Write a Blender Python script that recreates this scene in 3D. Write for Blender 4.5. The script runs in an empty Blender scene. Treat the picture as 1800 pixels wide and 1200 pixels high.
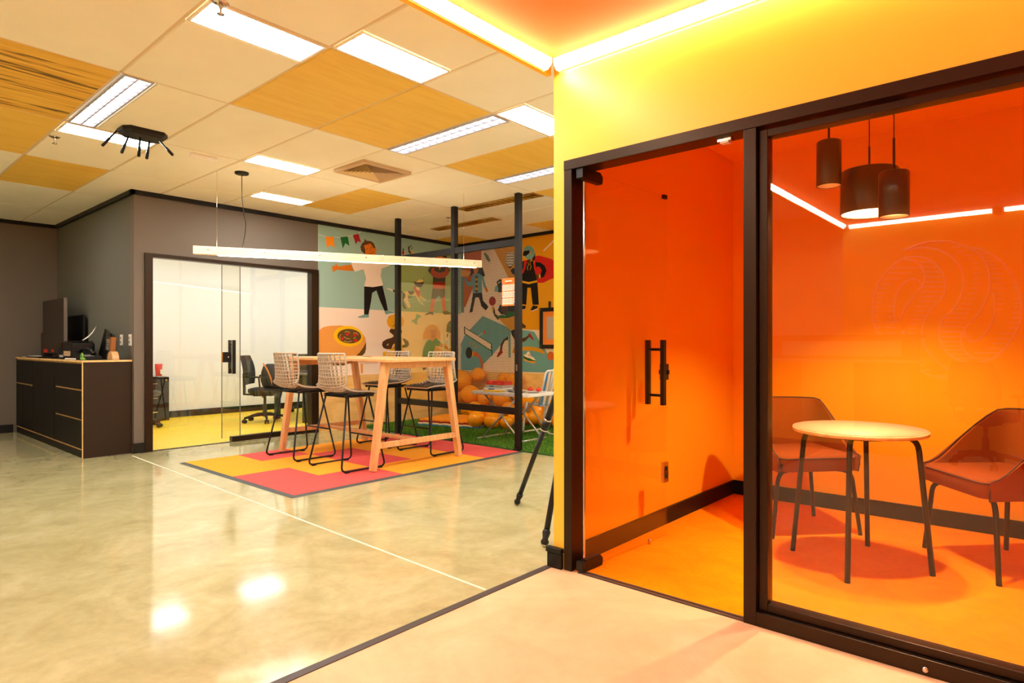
import bpy, bmesh, math, random
import numpy as np
from mathutils import Vector, Matrix
random.seed(7)
SC = bpy.context.scene
COL = SC.collection

# ------------------------------------------------------------------ camera, world, exposure
cam_data = bpy.data.cameras.new('camera')
cam = bpy.data.objects.new('camera', cam_data)
COL.objects.link(cam)
cam.location = (0, 0, 1.135)
cam.rotation_euler = (math.pi / 2, 0, 0.689)
cam_data.sensor_width = 36
cam_data.lens = 36 * 1087.34 / 1800
cam_data.shift_x = -69.8 / 1800
cam_data.shift_y = 6.47 / 1800
cam_data.clip_start = 0.05
SC.camera = cam
w = bpy.data.worlds.new('world')
SC.world = w
w.use_nodes = True
w.node_tree.nodes['Background'].inputs[0].default_value = (1.0, 0.86, 0.66, 1)
w.node_tree.nodes['Background'].inputs[1].default_value = 0.3
SC.view_settings.view_transform = 'Standard'
SC.view_settings.look = 'None'
SC.view_settings.gamma = 1
SC.view_settings.use_curve_mapping = False
SC.view_settings.exposure = 0.82
SC.cycles.max_bounces = 14
SC.cycles.diffuse_bounces = 8
SC.cycles.glossy_bounces = 6
SC.cycles.transparent_max_bounces = 24
SC.cycles.sample_clamp_indirect = 6.0
PANEL_L, OFFICE_L, STRIP_L, BULB_L = 29.0, 5.6, 21.0, 2000.0

# ------------------------------------------------------------------ materials
def lin(c):
    c = [x / 255 for x in c]
    return [x / 12.92 if x <= .04045 else ((x + .055) / 1.055) ** 2.4 for x in c] + [1]
MATS = {}
def M(name, rgb, rough=.6, metal=0, spec=.5, noise=0, nscale=8, bump=0, bscale=200, stretch=None, coat=0, emit=None, trans=0):
    if name in MATS: return MATS[name]
    m = bpy.data.materials.new(name)
    m.use_nodes = True
    nt = m.node_tree; b = nt.nodes['Principled BSDF']
    col = lin(rgb)
    b.inputs['Base Color'].default_value = col
    b.inputs['Roughness'].default_value = rough
    b.inputs['Metallic'].default_value = metal
    b.inputs['Specular IOR Level'].default_value = spec
    b.inputs['Coat Weight'].default_value = coat
    if emit:
        b.inputs['Emission Color'].default_value = lin(emit[0]); b.inputs['Emission Strength'].default_value = emit[1]
    if noise or bump:
        tc = nt.nodes.new('ShaderNodeTexCoord'); mp = nt.nodes.new('ShaderNodeMapping')
        nt.links.new(tc.outputs['Object'], mp.inputs[0])
        if stretch: mp.inputs['Scale'].default_value = stretch
    if noise:
        n = nt.nodes.new('ShaderNodeTexNoise'); n.inputs['Scale'].default_value = nscale; n.inputs['Detail'].default_value = 6
        nt.links.new(mp.outputs[0], n.inputs[0])
        r = nt.nodes.new('ShaderNodeMapRange'); r.inputs[1].default_value = .3; r.inputs[2].default_value = .7
        r.inputs[3].default_value = 1 - noise; r.inputs[4].default_value = 1 + noise * .6
        nt.links.new(n.outputs[0], r.inputs[0])
        mx = nt.nodes.new('ShaderNodeMix'); mx.data_type = 'RGBA'; mx.blend_type = 'MULTIPLY'; mx.inputs[0].default_value = 1
        mx.inputs[6].default_value = col
        nt.links.new(r.outputs[0], mx.inputs[7]); nt.links.new(mx.outputs[2], b.inputs['Base Color'])
    if bump:
        n2 = nt.nodes.new('ShaderNodeTexNoise'); n2.inputs['Scale'].default_value = bscale; n2.inputs['Detail'].default_value = 3
        nt.links.new(mp.outputs[0], n2.inputs[0])
        bp = nt.nodes.new('ShaderNodeBump'); bp.inputs['Strength'].default_value = bump; bp.inputs['Distance'].default_value = .004
        nt.links.new(n2.outputs[0], bp.inputs['Height']); nt.links.new(bp.outputs[0], b.inputs['Normal'])
    MATS[name] = m
    return m
def emission(name, rgb, strength):
    m = bpy.data.materials.new(name); m.use_nodes = True
    nt = m.node_tree; nt.nodes.clear()
    e = nt.nodes.new('ShaderNodeEmission'); o = nt.nodes.new('ShaderNodeOutputMaterial')
    e.inputs[0].default_value = lin(rgb); e.inputs[1].default_value = strength
    nt.links.new(e.outputs[0], o.inputs[0]); MATS[name] = m
    return m
def glass(name, tint=(1, 1, 1), f0=.045, rough=0.0):
    m = bpy.data.materials.new(name); m.use_nodes = True
    nt = m.node_tree; nt.nodes.clear()
    o = nt.nodes.new('ShaderNodeOutputMaterial'); mx = nt.nodes.new('ShaderNodeMixShader')
    t = nt.nodes.new('ShaderNodeBsdfTransparent'); g = nt.nodes.new('ShaderNodeBsdfGlossy')
    t.inputs[0].default_value = (*tint, 1); g.inputs['Roughness'].default_value = rough
    lw = nt.nodes.new('ShaderNodeLayerWeight'); lw.inputs[0].default_value = .5
    p = nt.nodes.new('ShaderNodeMath'); p.operation = 'POWER'; p.inputs[1].default_value = 5
    r = nt.nodes.new('ShaderNodeMapRange'); r.inputs[3].default_value = f0; r.inputs[4].default_value = 1
    nt.links.new(lw.outputs['Facing'], p.inputs[0]); nt.links.new(p.outputs[0], r.inputs[0])
    nt.links.new(r.outputs[0], mx.inputs[0]); nt.links.new(t.outputs[0], mx.inputs[1]); nt.links.new(g.outputs[0], mx.inputs[2])
    nt.links.new(mx.outputs[0], o.inputs[0]); MATS[name] = m
    return m
def wood(name, a, b_, scale=(1, 10, 10), rough=.5, streak=.0, detail=5):
    m = bpy.data.materials.new(name); m.use_nodes = True
    nt = m.node_tree; b = nt.nodes['Principled BSDF']; b.inputs['Roughness'].default_value = rough
    tc = nt.nodes.new('ShaderNodeTexCoord'); mp = nt.nodes.new('ShaderNodeMapping'); mp.inputs['Scale'].default_value = scale
    oi = nt.nodes.new('ShaderNodeObjectInfo'); ad = nt.nodes.new('ShaderNodeVectorMath'); ad.operation = 'MULTIPLY_ADD'
    ad.inputs[1].default_value = (37, 91, 53)
    nt.links.new(oi.outputs['Random'], ad.inputs[0]); nt.links.new(mp.outputs[0], ad.inputs[2])
    nt.links.new(tc.outputs['Object'], mp.inputs[0])
    n = nt.nodes.new('ShaderNodeTexNoise'); n.inputs['Scale'].default_value = 2.2; n.inputs['Detail'].default_value = detail; n.inputs['Distortion'].default_value = .6
    nt.links.new(ad.outputs[0], n.inputs[0])
    cr = nt.nodes.new('ShaderNodeValToRGB'); cr.color_ramp.elements[0].position = .3; cr.color_ramp.elements[1].position = .62
    cr.color_ramp.elements[0].color = lin(b_); cr.color_ramp.elements[1].color = lin(a)
    if streak:
        cr.color_ramp.elements[0].position = .41; e = cr.color_ramp.elements.new(.35); e.color = [x * .22 for x in lin(b_)[:3]] + [1]
    nt.links.new(n.outputs[0], cr.inputs[0]); nt.links.new(cr.outputs[0], b.inputs['Base Color'])
    MATS[name] = m
    return m
def floor_mat(name, a, b_, c_, rough, scale=1.2, coat=0, spec=.5, bump=.02):
    m = bpy.data.materials.new(name); m.use_nodes = True
    nt = m.node_tree; b = nt.nodes['Principled BSDF']
    tc = nt.nodes.new('ShaderNodeTexCoord')
    n = nt.nodes.new('ShaderNodeTexNoise'); n.inputs['Scale'].default_value = scale; n.inputs['Detail'].default_value = 9; n.inputs['Roughness'].default_value = .62; n.inputs['Distortion'].default_value = .9
    n2 = nt.nodes.new('ShaderNodeTexNoise'); n2.inputs['Scale'].default_value = scale * 7; n2.inputs['Detail'].default_value = 8; n2.inputs['Roughness'].default_value = .7
    nt.links.new(tc.outputs['Object'], n.inputs[0]); nt.links.new(tc.outputs['Object'], n2.inputs[0])
    cr = nt.nodes.new('ShaderNodeValToRGB'); cr.color_ramp.elements[0].position = .3; cr.color_ramp.elements[1].position = .72
    cr.color_ramp.elements[0].color = lin(b_); cr.color_ramp.elements[1].color = lin(c_)
    e = cr.color_ramp.elements.new(.5); e.color = lin(a)
    nt.links.new(n.outputs[0], cr.inputs[0])
    r = nt.nodes.new('ShaderNodeMapRange'); r.inputs[1].default_value = .3; r.inputs[2].default_value = .7; r.inputs[3].default_value = .9; r.inputs[4].default_value = 1.06
    nt.links.new(n2.outputs[0], r.inputs[0])
    mx = nt.nodes.new('ShaderNodeMix'); mx.data_type = 'RGBA'; mx.blend_type = 'MULTIPLY'; mx.inputs[0].default_value = 1
    nt.links.new(cr.outputs[0], mx.inputs[6]); nt.links.new(r.outputs[0], mx.inputs[7]); nt.links.new(mx.outputs[2], b.inputs['Base Color'])
    rr = nt.nodes.new('ShaderNodeMapRange'); rr.inputs[1].default_value = .3; rr.inputs[2].default_value = .7; rr.inputs[3].default_value = rough * .8; rr.inputs[4].default_value = rough * 1.3
    nt.links.new(n2.outputs[0], rr.inputs[0]); nt.links.new(rr.outputs[0], b.inputs['Roughness'])
    b.inputs['Coat Weight'].default_value = coat; b.inputs['Coat Roughness'].default_value = .06
    b.inputs['Specular IOR Level'].default_value = spec
    if bump:
        bp = nt.nodes.new('ShaderNodeBump'); bp.inputs['Strength'].default_value = bump; bp.inputs['Distance'].default_value = .01
        nt.links.new(n.outputs[0], bp.inputs['Height']); nt.links.new(bp.outputs[0], b.inputs['Normal'])
    MATS[name] = m
    return m
def perforated(name, rgb, pitch, hole):
    m = bpy.data.materials.new(name); m.use_nodes = True
    nt = m.node_tree; b = nt.nodes['Principled BSDF']; b.inputs['Base Color'].default_value = lin(rgb); b.inputs['Roughness'].default_value = .5
    out = nt.nodes['Material Output']
    tc = nt.nodes.new('ShaderNodeTexCoord'); sp = nt.nodes.new('ShaderNodeSeparateXYZ'); nt.links.new(tc.outputs['Object'], sp.inputs[0])
    def math_(op, a, b2=None):
        n = nt.nodes.new('ShaderNodeMath'); n.operation = op
        for i, v in enumerate((a, b2)):
            if v is None: continue
            if isinstance(v, (int, float)): n.inputs[i].default_value = v
            else: nt.links.new(v, n.inputs[i])
        return n.outputs[0]
    zrow = math_('DIVIDE', sp.outputs[2], pitch * .866)
    row = math_('FLOOR', zrow)
    odd = math_('MULTIPLY', math_('MODULO', math_('ABSOLUTE', row), 2.0), .5)
    xs = math_('ADD', math_('DIVIDE', sp.outputs[0], pitch), odd)
    fx = math_('SUBTRACT', math_('FRACT', xs), .5)
    fz = math_('MULTIPLY', math_('SUBTRACT', math_('FRACT', zrow), .5), .866)
    d = math_('SQRT', math_('ADD', math_('MULTIPLY', fx, fx), math_('MULTIPLY', fz, fz)))
    solid = math_('GREATER_THAN', d, hole)
    t = nt.nodes.new('ShaderNodeBsdfTransparent'); mx = nt.nodes.new('ShaderNodeMixShader')
    nt.links.new(solid, mx.inputs[0]); nt.links.new(t.outputs[0], mx.inputs[1]); nt.links.new(b.outputs[0], mx.inputs[2]); nt.links.new(mx.outputs[0], out.inputs[0])
    MATS[name] = m
    return m

tile_cream = M('ceiling_tile_cream', (240, 238, 220), .85, noise=.03, nscale=3, bump=.25, bscale=120)
wood('ceiling_plywood', (234, 198, 88), (226, 186, 74), (7, .9, 1), .6)
wood('ceiling_plywood_streaked', (232, 192, 82), (216, 168, 58), (13, .8, 1), .6, streak=1, detail=3)
M('grid_metal', (214, 196, 164), .5)
M('black_metal', (17, 14, 12), .42, spec=.35)
M('frame_black', (54, 40, 29), .36, metal=.75)
M('trim_black', (14, 11, 9), .5, spec=.35)
M('wall_taupe', (110, 101, 89), .75, noise=.03, nscale=2)
M('wall_grey_green', (100, 100, 87), .75, noise=.03, nscale=2)
M('wall_white', (240, 232, 214), .8)
M('yellow_paint', (250, 206, 64), .38, spec=.5)
M('orange_paint', (246, 165, 8), .75, spec=.25, noise=.02, nscale=2)
M('orange_ceiling', (240, 130, 2), .8)
M('south_cream', (232, 196, 136), .8)
M('office_white', (244, 244, 242), .7)
floor_mat('polished_concrete', (186, 178, 130), (170, 160, 112), (200, 192, 148), .1, 2.6, spec=.7, coat=.25)
floor_mat('peach_vinyl', (222, 184, 140), (208, 168, 124), (230, 196, 156), .5, 1.8, spec=.3)
floor_mat('orange_carpet', (250, 134, 6), (244, 126, 5), (252, 142, 8), .95, 5, spec=.05, bump=.3)
M('office_yellow_floor', (248, 212, 36), .5, noise=.04, nscale=4)
M('joint_light', (236, 226, 196), .6)
M('edge_strip', (66, 56, 50), .5)
M('turf_green', (70, 124, 26), .9); M('turf_light', (134, 178, 40), .9); M('turf_base', (46, 84, 20), 1)
wood('wainscot_plywood', (244, 206, 132), (226, 180, 100), (1.5, 1.5, 5), .5)
glass('clear_glass', f0=.045)
glass('office_glass', (.985, .985, .955), .06)
glass('yellow_glass', (1.0, .92, .55), .05)
perforated('perforated_metal', (34, 32, 28), 0.019, .46)
emission('panel_light', (255, 251, 246), PANEL_L)
emission('office_light', (244, 248, 255), OFFICE_L)
emission('strip_light', (255, 247, 226), STRIP_L)
emission('louvre_glow', (250, 250, 255), 2.6)
emission('bulb_light', (255, 232, 190), BULB_L)
emission('lamp_line', (255, 232, 196), 9)
M('shade_black', (34, 24, 20), .28, spec=.6); M('shade_inside', (255, 226, 170), .5)
M('louver_white', (190, 190, 196), .35, metal=.3); M('louver_gold', (238, 208, 120), .12, metal=1)
M('chrome', (210, 200, 190), .15, metal=1); M('brass', (214, 170, 80), .2, metal=1)
M('vent_tan', (196, 166, 128), .5); M('vent_tan_lit', (232, 206, 150), .5); M('dark_void', (10, 8, 6), .9)
wood('oak_light', (226, 174, 116), (208, 150, 92), (12, 12, 1.6), .45)
wood('oak_top', (232, 180, 122), (216, 158, 98), (1.6, 12, 6), .4)
wood('pine_beam', (252, 232, 200), (246, 218, 178), (2, 2, 9), .6)
wood('birch_ply', (240, 204, 138), (216, 172, 100), (6, 6, 6), .5)
M('laminate_black', (14, 11, 8), .5, spec=.2, noise=.05, nscale=30); M('laminate_brown', (50, 37, 26), .6, spec=.2, noise=.04, nscale=20)
M('leaflet_brown', (156, 98, 48), .6); M('lattice_seat', (104, 93, 78), .55)
M('lattice_plastic', (184, 172, 152), .5)
M('rug_orange', (244, 160, 20), .95, noise=.06, nscale=40, bump=.3, bscale=300); M('rug_red', (222, 78, 72), .95, noise=.06, nscale=40, bump=.3, bscale=300)
M('rug_edge', (74, 78, 74), .6)
M('upholstery_rust', (146, 64, 14), .9, spec=.1, noise=.08, nscale=60, bump=.4, bscale=500); M('piping_dark', (70, 22, 12), .8)
M('table_laminate', (186, 146, 102), .55, spec=.3)
M('white_plastic', (238, 234, 224), .4); M('grey_plastic', (150, 150, 145), .5)
M('office_chair_black', (38, 36, 28), .7); M('desk_grey', (112, 112, 98), .5); M('dark_green_grey', (58, 62, 48), .6)
M('red_plastic', (226, 50, 24), .4); M('strap_orange', (220, 130, 40), .6)
M('paper_white', (246, 240, 226), .7); M('poster_orange', (246, 140, 50), .6); M('print_purple', (110, 90, 170), .6); M('print_grey', (120, 120, 130), .6)
M('balloon_orange', (255, 164, 14), .12, spec=.6)
M('foam_orange', (250, 160, 24), .9); M('foam_red', (150, 30, 20), .9); M('foam_yellow', (240, 190, 40), .9); M('foam_blue', (40, 110, 190), .9); M('foam_cream', (240, 220, 170), .9)
M('blue_webbing', (60, 140, 200), .7); M('aluminium', (216, 212, 204), .3, metal=.8)
M('counter_perf', (214, 190, 120), .5); wood('counter_wood', (164, 98, 46), (140, 80, 36), (2, 12, 12), .5)
M('emblem_white', (255, 250, 232), .5)
M('screen_brown', (44, 34, 26), .35); M('glass_lead', (120, 110, 100), .3); M('green_tape', (150, 220, 90), .5)
M('noticeboard_grey', (190, 182, 170), .6)
PAINT = dict(teal=(158, 194, 180), teald=(122, 174, 164), dteal=(112, 140, 122), cream=(246, 228, 206), white=(250, 232, 212), orange=(250, 150, 20), lorange=(240, 164, 76),
    dgreen=(16, 104, 44), red=(160, 20, 36), bred=(214, 34, 20), bred2=(160, 22, 20), skin=(226, 124, 20), hair=(96, 62, 26), brown=(104, 74, 26), dbrown=(84, 52, 22), yellow=(255, 202, 10),
    tan=(220, 180, 110), pink=(232, 196, 176), gold=(236, 176, 30), olive=(104, 94, 24), rust=(206, 98, 26), mint=(150, 196, 160), brick=(168, 56, 38), tan2=(224, 160, 50), green=(86, 144, 20),
    mustard=(222, 158, 32), blue=(110, 168, 172), ochre=(236, 164, 14), black=(22, 16, 12))
for k, v in PAINT.items(): M('paint_' + k, v, .7, spec=.3)

# ------------------------------------------------------------------ geometry helpers
class MB:
    """collects vertices, faces and material slots of ONE mesh object"""
    def __init__(s): s.v = []; s.f = []; s.mi = []; s.sm = []; s.mats = []
    def slot(s, m):
        if m not in s.mats: s.mats.append(m)
        return s.mats.index(m)
    def add(s, vs, fs, m, smooth=False):
        o = len(s.v); s.v += [tuple(map(float, v)) for v in vs]; k = s.slot(m)
        for f in fs: s.f.append([i + o for i in f]); s.mi.append(k); s.sm.append(smooth)
        return s
    def box(s, a, b, m):
        x0, y0, z0 = [min(p, q) for p, q in zip(a, b)]; x1, y1, z1 = [max(p, q) for p, q in zip(a, b)]
        vs = [(x0, y0, z0), (x1, y0, z0), (x1, y1, z0), (x0, y1, z0), (x0, y0, z1), (x1, y0, z1), (x1, y1, z1), (x0, y1, z1)]
        return s.add(vs, [(0, 3, 2, 1), (4, 5, 6, 7), (0, 1, 5, 4), (1, 2, 6, 5), (2, 3, 7, 6), (3, 0, 4, 7)], m)
    def bar(s, p, q, w, d, m, up=(0, 0, 1), w2=None, d2=None):
        p, q = Vector(p), Vector(q); z = (q - p).normalized(); up = Vector(up)
        if abs(z.dot(up)) > .99: up = Vector((1, 0, 0))
        x = up.cross(z).normalized(); y = z.cross(x)
        vs = []
        for c, ww, dd in ((p, w, d), (q, w2 or w, d2 or d)):
            for i, j in ((-1, -1), (1, -1), (1, 1), (-1, 1)): vs.append(c + x * i * ww / 2 + y * j * dd / 2)
        return s.add(vs, [(0, 3, 2, 1), (4, 5, 6, 7), (0, 1, 5, 4), (1, 2, 6, 5), (2, 3, 7, 6), (3, 0, 4, 7)], m)
    def tube(s, pts, r, m, n=8, caps=True, closed=False, smooth=True):
        P = [Vector(p) for p in pts]; L = len(P); vs = []; fs = []
        rr = r if isinstance(r, (list, tuple)) else [r] * L
        ref = None
        for i in range(L):
            if closed: t = (P[(i + 1) % L] - P[i - 1]).normalized()
            else: t = (P[min(i + 1, L - 1)] - P[max(i - 1, 0)]).normalized()
            if ref is None:
                ref = Vector((0, 0, 1)) if abs(t.z) < .9 else Vector((1, 0, 0))
            x = ref - t * ref.dot(t)
            if x.length < 1e-4: x = t.orthogonal()
            x.normalize(); ref = x; y = t.cross(x)
            for k in range(n):
                a = 2 * math.pi * k / n; vs.append(P[i] + (x * math.cos(a) + y * math.sin(a)) * rr[i])
        R = L if closed else L - 1
        for i in range(R):
            j = (i + 1) % L
            for k in range(n):
                k2 = (k + 1) % n; fs.append((i * n + k, i * n + k2, j * n + k2, j * n + k))
        if caps and not closed:
            fs.append(tuple(range(n))[::-1]); fs.append(tuple((L - 1) * n + k for k in range(n)))
        return s.add(vs, fs, m, smooth)
    def lathe(s, prof, m, n=24, c=(0, 0, 0), smooth=True, caps=True):
        vs = []; fs = []; L = len(prof)
        for r, z in prof:
            for k in range(n):
                a = 2 * math.pi * k / n; vs.append((c[0] + r * math.cos(a), c[1] + r * math.sin(a), c[2] + z))
        for i in range(L - 1):
            for k in range(n):
                k2 = (k + 1) % n; fs.append((i * n + k, i * n + k2, (i + 1) * n + k2, (i + 1) * n + k))
        if caps: fs.append(tuple(range(n))[::-1]); fs.append(tuple((L - 1) * n + k for k in range(n)))
        return s.add(vs, fs, m, smooth)
    def grid(s, rows, m, smooth=True, flip=False):
        R, Cn = len(rows), len(rows[0]); vs = [p for r in rows for p in r]; fs = []
        for i in range(R - 1):
            for j in range(Cn - 1):
                f = (i * Cn + j, i * Cn + j + 1, (i + 1) * Cn + j + 1, (i + 1) * Cn + j); fs.append(f[::-1] if flip else f)
        return s.add(vs, fs, m, smooth)
    def prism(s, poly, z0, z1, m, axes='xy', smooth=False):
        n = len(poly)
        def q(a, b, h): return (a, b, h) if axes == 'xy' else ((a, h, b) if axes == 'xz' else (h, a, b))
        vs = [q(a, b, z0) for a, b in poly] + [q(a, b, z1) for a, b in poly]
        fs = [tuple(range(n))[::-1], tuple(range(n, 2 * n))] + [(i, (i + 1) % n, n + (i + 1) % n, n + i) for i in range(n)]
        return s.add(vs, fs, m, smooth)
    def mesh(s, name):
        me = bpy.data.meshes.new(name)
        me.from_pydata(s.v, [], s.f)
        for m in s.mats: me.materials.append(MATS[m])
        me.polygons.foreach_set('material_index', s.mi); me.polygons.foreach_set('use_smooth', s.sm)
        bm = bmesh.new(); bm.from_mesh(me); bmesh.ops.recalc_face_normals(bm, faces=bm.faces); bm.to_mesh(me); bm.free()
        me.update()
        return me
def build(name, mb, parent=None, bevel=0, seg=2, kind=None, local=False, raw=False):
    """links one mesh; coordinates are world ones unless local"""
    me = mb.mesh(name)
    o = bpy.data.objects.new(name, me)
    if parent is not None:
        o.parent = parent
        if not local:
            off = parent.matrix_world.inverted() if False else Matrix.Translation(-Vector(world_loc(parent)))
            me.transform(off)
    COL.objects.link(o)
    if bevel:
        b = o.modifiers.new('bevel', 'BEVEL'); b.width = bevel; b.segments = seg; b.limit_method = 'ANGLE'; b.angle_limit = math.radians(40)
    if kind: o['kind'] = kind
    return o
def world_loc(o):
    l = Vector(o.location)
    while o.parent: o = o.parent; l += Vector(o.location)
    return l
def tag(o, label=None, cat=None, group=None, kind=None):
    if label: o['label'] = label
    if cat: o['category'] = cat
    if group: o['group'] = group
    if kind: o['kind'] = kind
    return o
def thing(name, label, cat, loc=(0, 0, 0), rot=0, group=None):
    o = bpy.data.objects.new(name, None); o.empty_display_size = .1
    o.location = loc; o.rotation_euler = (0, 0, rot); COL.objects.link(o)
    return tag(o, label, cat, group)
def dup(root, loc, rot, label):
    def cp(o, par):
        c = o.copy(); c.parent = par; COL.objects.link(c)
        for ch in [x for x in bpy.data.objects if x.parent == o]: cp(ch, c)
        return c
    r = cp(root, None); r.location = loc; r.rotation_euler = (0, 0, rot); r['label'] = label
    return r
def struct(name, mb, label=None, bevel=0):
    o = build(name, mb, bevel=bevel); o['kind'] = 'structure'
    if label: o['label'] = label
    return o
def sroot(name, label=None, loc=(0, 0, 0)):
    o = bpy.data.objects.new(name, None); o.location = loc; COL.objects.link(o); o['kind'] = 'structure'
    if label: o['label'] = label
    return o
def B(a, b, m): return MB().box(a, b, m)
def arc(cx, cy, r, a0, a1, n): return [(cx + r * math.cos(math.radians(a0 + (a1 - a0) * i / n)), cy + r * math.sin(math.radians(a0 + (a1 - a0) * i / n))) for i in range(n + 1)]
def rrect(x0, y0, x1, y1, r, n=5):
    return arc(x1 - r, y1 - r, r, 0, 90, n) + arc(x0 + r, y1 - r, r, 90, 180, n) + arc(x0 + r, y0 + r, r, 180, 270, n) + arc(x1 - r, y0 + r, r, 270, 360, n)
def bez(p0, p1, p2, n=6):
    p0, p1, p2 = Vector(p0), Vector(p1), Vector(p2)
    return [p0 * (1 - t) ** 2 + p1 * 2 * t * (1 - t) + p2 * t * t for t in [i / n for i in range(n + 1)]]
def fillet(pts, r=.03, n=4):
    P = [Vector(p) for p in pts]; out = [P[0]]
    for i in range(1, len(P) - 1):
        a = P[i] + (P[i - 1] - P[i]).normalized() * min(r, (P[i - 1] - P[i]).length * .45); b = P[i] + (P[i + 1] - P[i]).normalized() * min(r, (P[i + 1] - P[i]).length * .45)
        out += bez(a, P[i], b, n)
    return out + [P[-1]]

# ------------------------------------------------------------------ room shell
H = 2.76; XE = -2.03; YG = 2.46; ZC = 2.58; XW = -7.5; XL = -10.55; YN = 6.79; YS = -3.0
fl = struct('floor_main', B((XL - .2, YS - .2, -.1), (XE, YN + .2, 0), 'polished_concrete'), 'polished tan concrete floor with a pale saw-cut joint')
jt = build('floor_joint', MB().bar((-7.36, 2.165, .0005), (-2.06, 2.02, .0005), .012, .002, 'joint_light'), fl)
struct('floor_entry', B((XE, YS - .2, -.1), (3.2, YG + .02, 0), 'peach_vinyl'), 'matte peach vinyl floor beside the orange room')
struct('trim_1', B((XE - .02, YS, -.02), (XE + .02, YG - .02, .003), 'edge_strip'), 'dark strip between concrete and vinyl floor')
struct('floor_carpet', B((XE, YG + .02, -.1), (3.2, 4.7, .002), 'orange_carpet'), 'orange carpet floor of the glazed meeting room')
struct('floor_office', B((-11.0, 2.3, -.02), (XW - .03, YN, .004), 'office_yellow_floor'), 'yellow floor inside the white office')

struct('wall_west', B((XL - .1, YS - .2, 0), (XL, 2.32, H + .1), 'wall_taupe'), 'taupe end wall behind the black cabinet')
struct('wall_niche', B((XL, 2.22, 0), (XW - .12, 2.32, H + .1), 'wall_grey_green'), 'grey green wall above the black cabinet')
mb = MB(); OY0, OY1, OZ = 2.36, 4.27, 2.115
mb.box((XW - .12, 2.22, 0), (XW, OY0, H + .1), 'wall_taupe'); mb.box((XW - .12, OY0, OZ), (XW, OY1, H + .1), 'wall_taupe'); mb.box((XW - .12, OY1, 0), (XW, 4.30, H + .1), 'wall_taupe')
mb.box((XW - .12, 4.30, 0), (XW, YN + .1, H + .1), 'wall_white')
struct('wall_office_front', mb, 'taupe wall around the glazed office opening')
struct('wall_north', B((XW - .12, YN, 0), (XE + .1, YN + .1, H + .1), 'wall_white'), 'far wall behind the play corner')
wn = MB().box((XW + .001, 4.30, .0), (XW + .016, YN, .725), 'wainscot_plywood')
struct('trim_wainscot_west', wn, 'plywood dado under the painted wall by the office')
wr = sroot('trim_wainscot_north', 'plywood dado behind the balloons', (-5, YN, 0))
for i in range(4): build('plywood_panel', B((XW + .016 + i * 1.37, YN - .016, 0), (XW + .016 + i * 1.37 + 1.367, YN - .001, .725), 'wainscot_plywood'), wr)
# ceiling-line black trims and skirtings
tr = MB(); tr.box((XL, 2.185, H - .045), (XW + .035, 2.22, H), 'trim_black'); tr.box((XL, YS, H - .045), (XL + .035, 2.22, H), 'trim_black')
tr.box((XW, 2.185, H - .045), (XW + .035, YN, H), 'trim_black'); tr.box((XW, YN - .035, H - .045), (XE, YN, H), 'trim_black')
struct('trim_cornice', tr, 'black trim where the walls meet the ceiling')
b_ = MB(); b_.box((XL, YS, 0), (XL + .015, 1.76, .09), 'trim_black'); b_.box((XL, YS, .09), (XL + .02, 1.76, .105), 'trim_black')
struct('baseboard_west', b_, 'black skirting on the taupe end wall')
b_ = MB(); b_.box((XW, 2.21, 0), (XW + .016, OY0 - .04, .085), 'trim_black'); b_.box((XW, 2.205, .085), (XW + .022, OY0 - .04, .105), 'trim_black')
struct('baseboard_corner', b_, 'short black skirting left of the office glazing')
# office
struct('wall_office_back', B((-10.95, 2.2, 0), (-10.75, YN + .1, 2.8), 'office_white'), 'white back wall of the office')
struct('wall_office_side', B((-10.75, 2.325, 0), (XW - .12, 2.40, 2.8), 'office_white'), 'white side wall of the office')
struct('wall_office_end', B((-10.75, YN, 0), (XW - .12, YN + .1, 2.8), 'office_white'), 'white far wall of the office')
struct('wall_office_inner', B((XW - .17, 4.31, 0), (XW - .12, YN, 2.8), 'office_white'), 'white inner face of the office front wall')
struct('ceiling_office', B((-10.9, 2.3, 2.7), (XW - .12, YN + .1, 2.78), 'office_white'), 'white office ceiling')
b_ = MB(); b_.box((-10.75, 2.4, 0), (-10.735, YN, .09), 'trim_black'); b_.box((-10.75, 2.4, .09), (-10.728, YN, .105), 'trim_black')
struct('baseboard_office', b_, 'black skirting along the white office wall')
def flat_panel(name, label, x0, y0, x1, y1, z, m, group, frame='white_plastic', cat='ceiling light'):
    r = thing(name, label, cat, ((x0 + x1) / 2, (y0 + y1) / 2, z), group=group)
    f = MB(); t = .014
    f.box((x0, y0, z), (x1, y0 + t, z + .02), frame); f.box((x0, y1 - t, z), (x1, y1, z + .02), frame)
    f.box((x0, y0 + t, z), (x0 + t, y1 - t, z + .02), frame); f.box((x1 - t, y0 + t, z), (x1, y1 - t, z + .02), frame)
    build('panel_frame', f, r)
    build('diffuser', B((x0 + t, y0 + t, z + .003), (x1 - t, y1 - t, z + .012), m), r)
    return r
for i, (x, y) in enumerate(((-9.7, 3.2), (-8.4, 3.2), (-9.7, 4.6), (-8.4, 4.6), (-9.7, 6.0), (-8.4, 6.0))):
    flat_panel('office_ceiling_light', 'white light panel on the office ceiling out of view', x - .31, y - .31, x + .31, y + .31, 2.68, 'office_light', 'light panels inside the white office')

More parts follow.
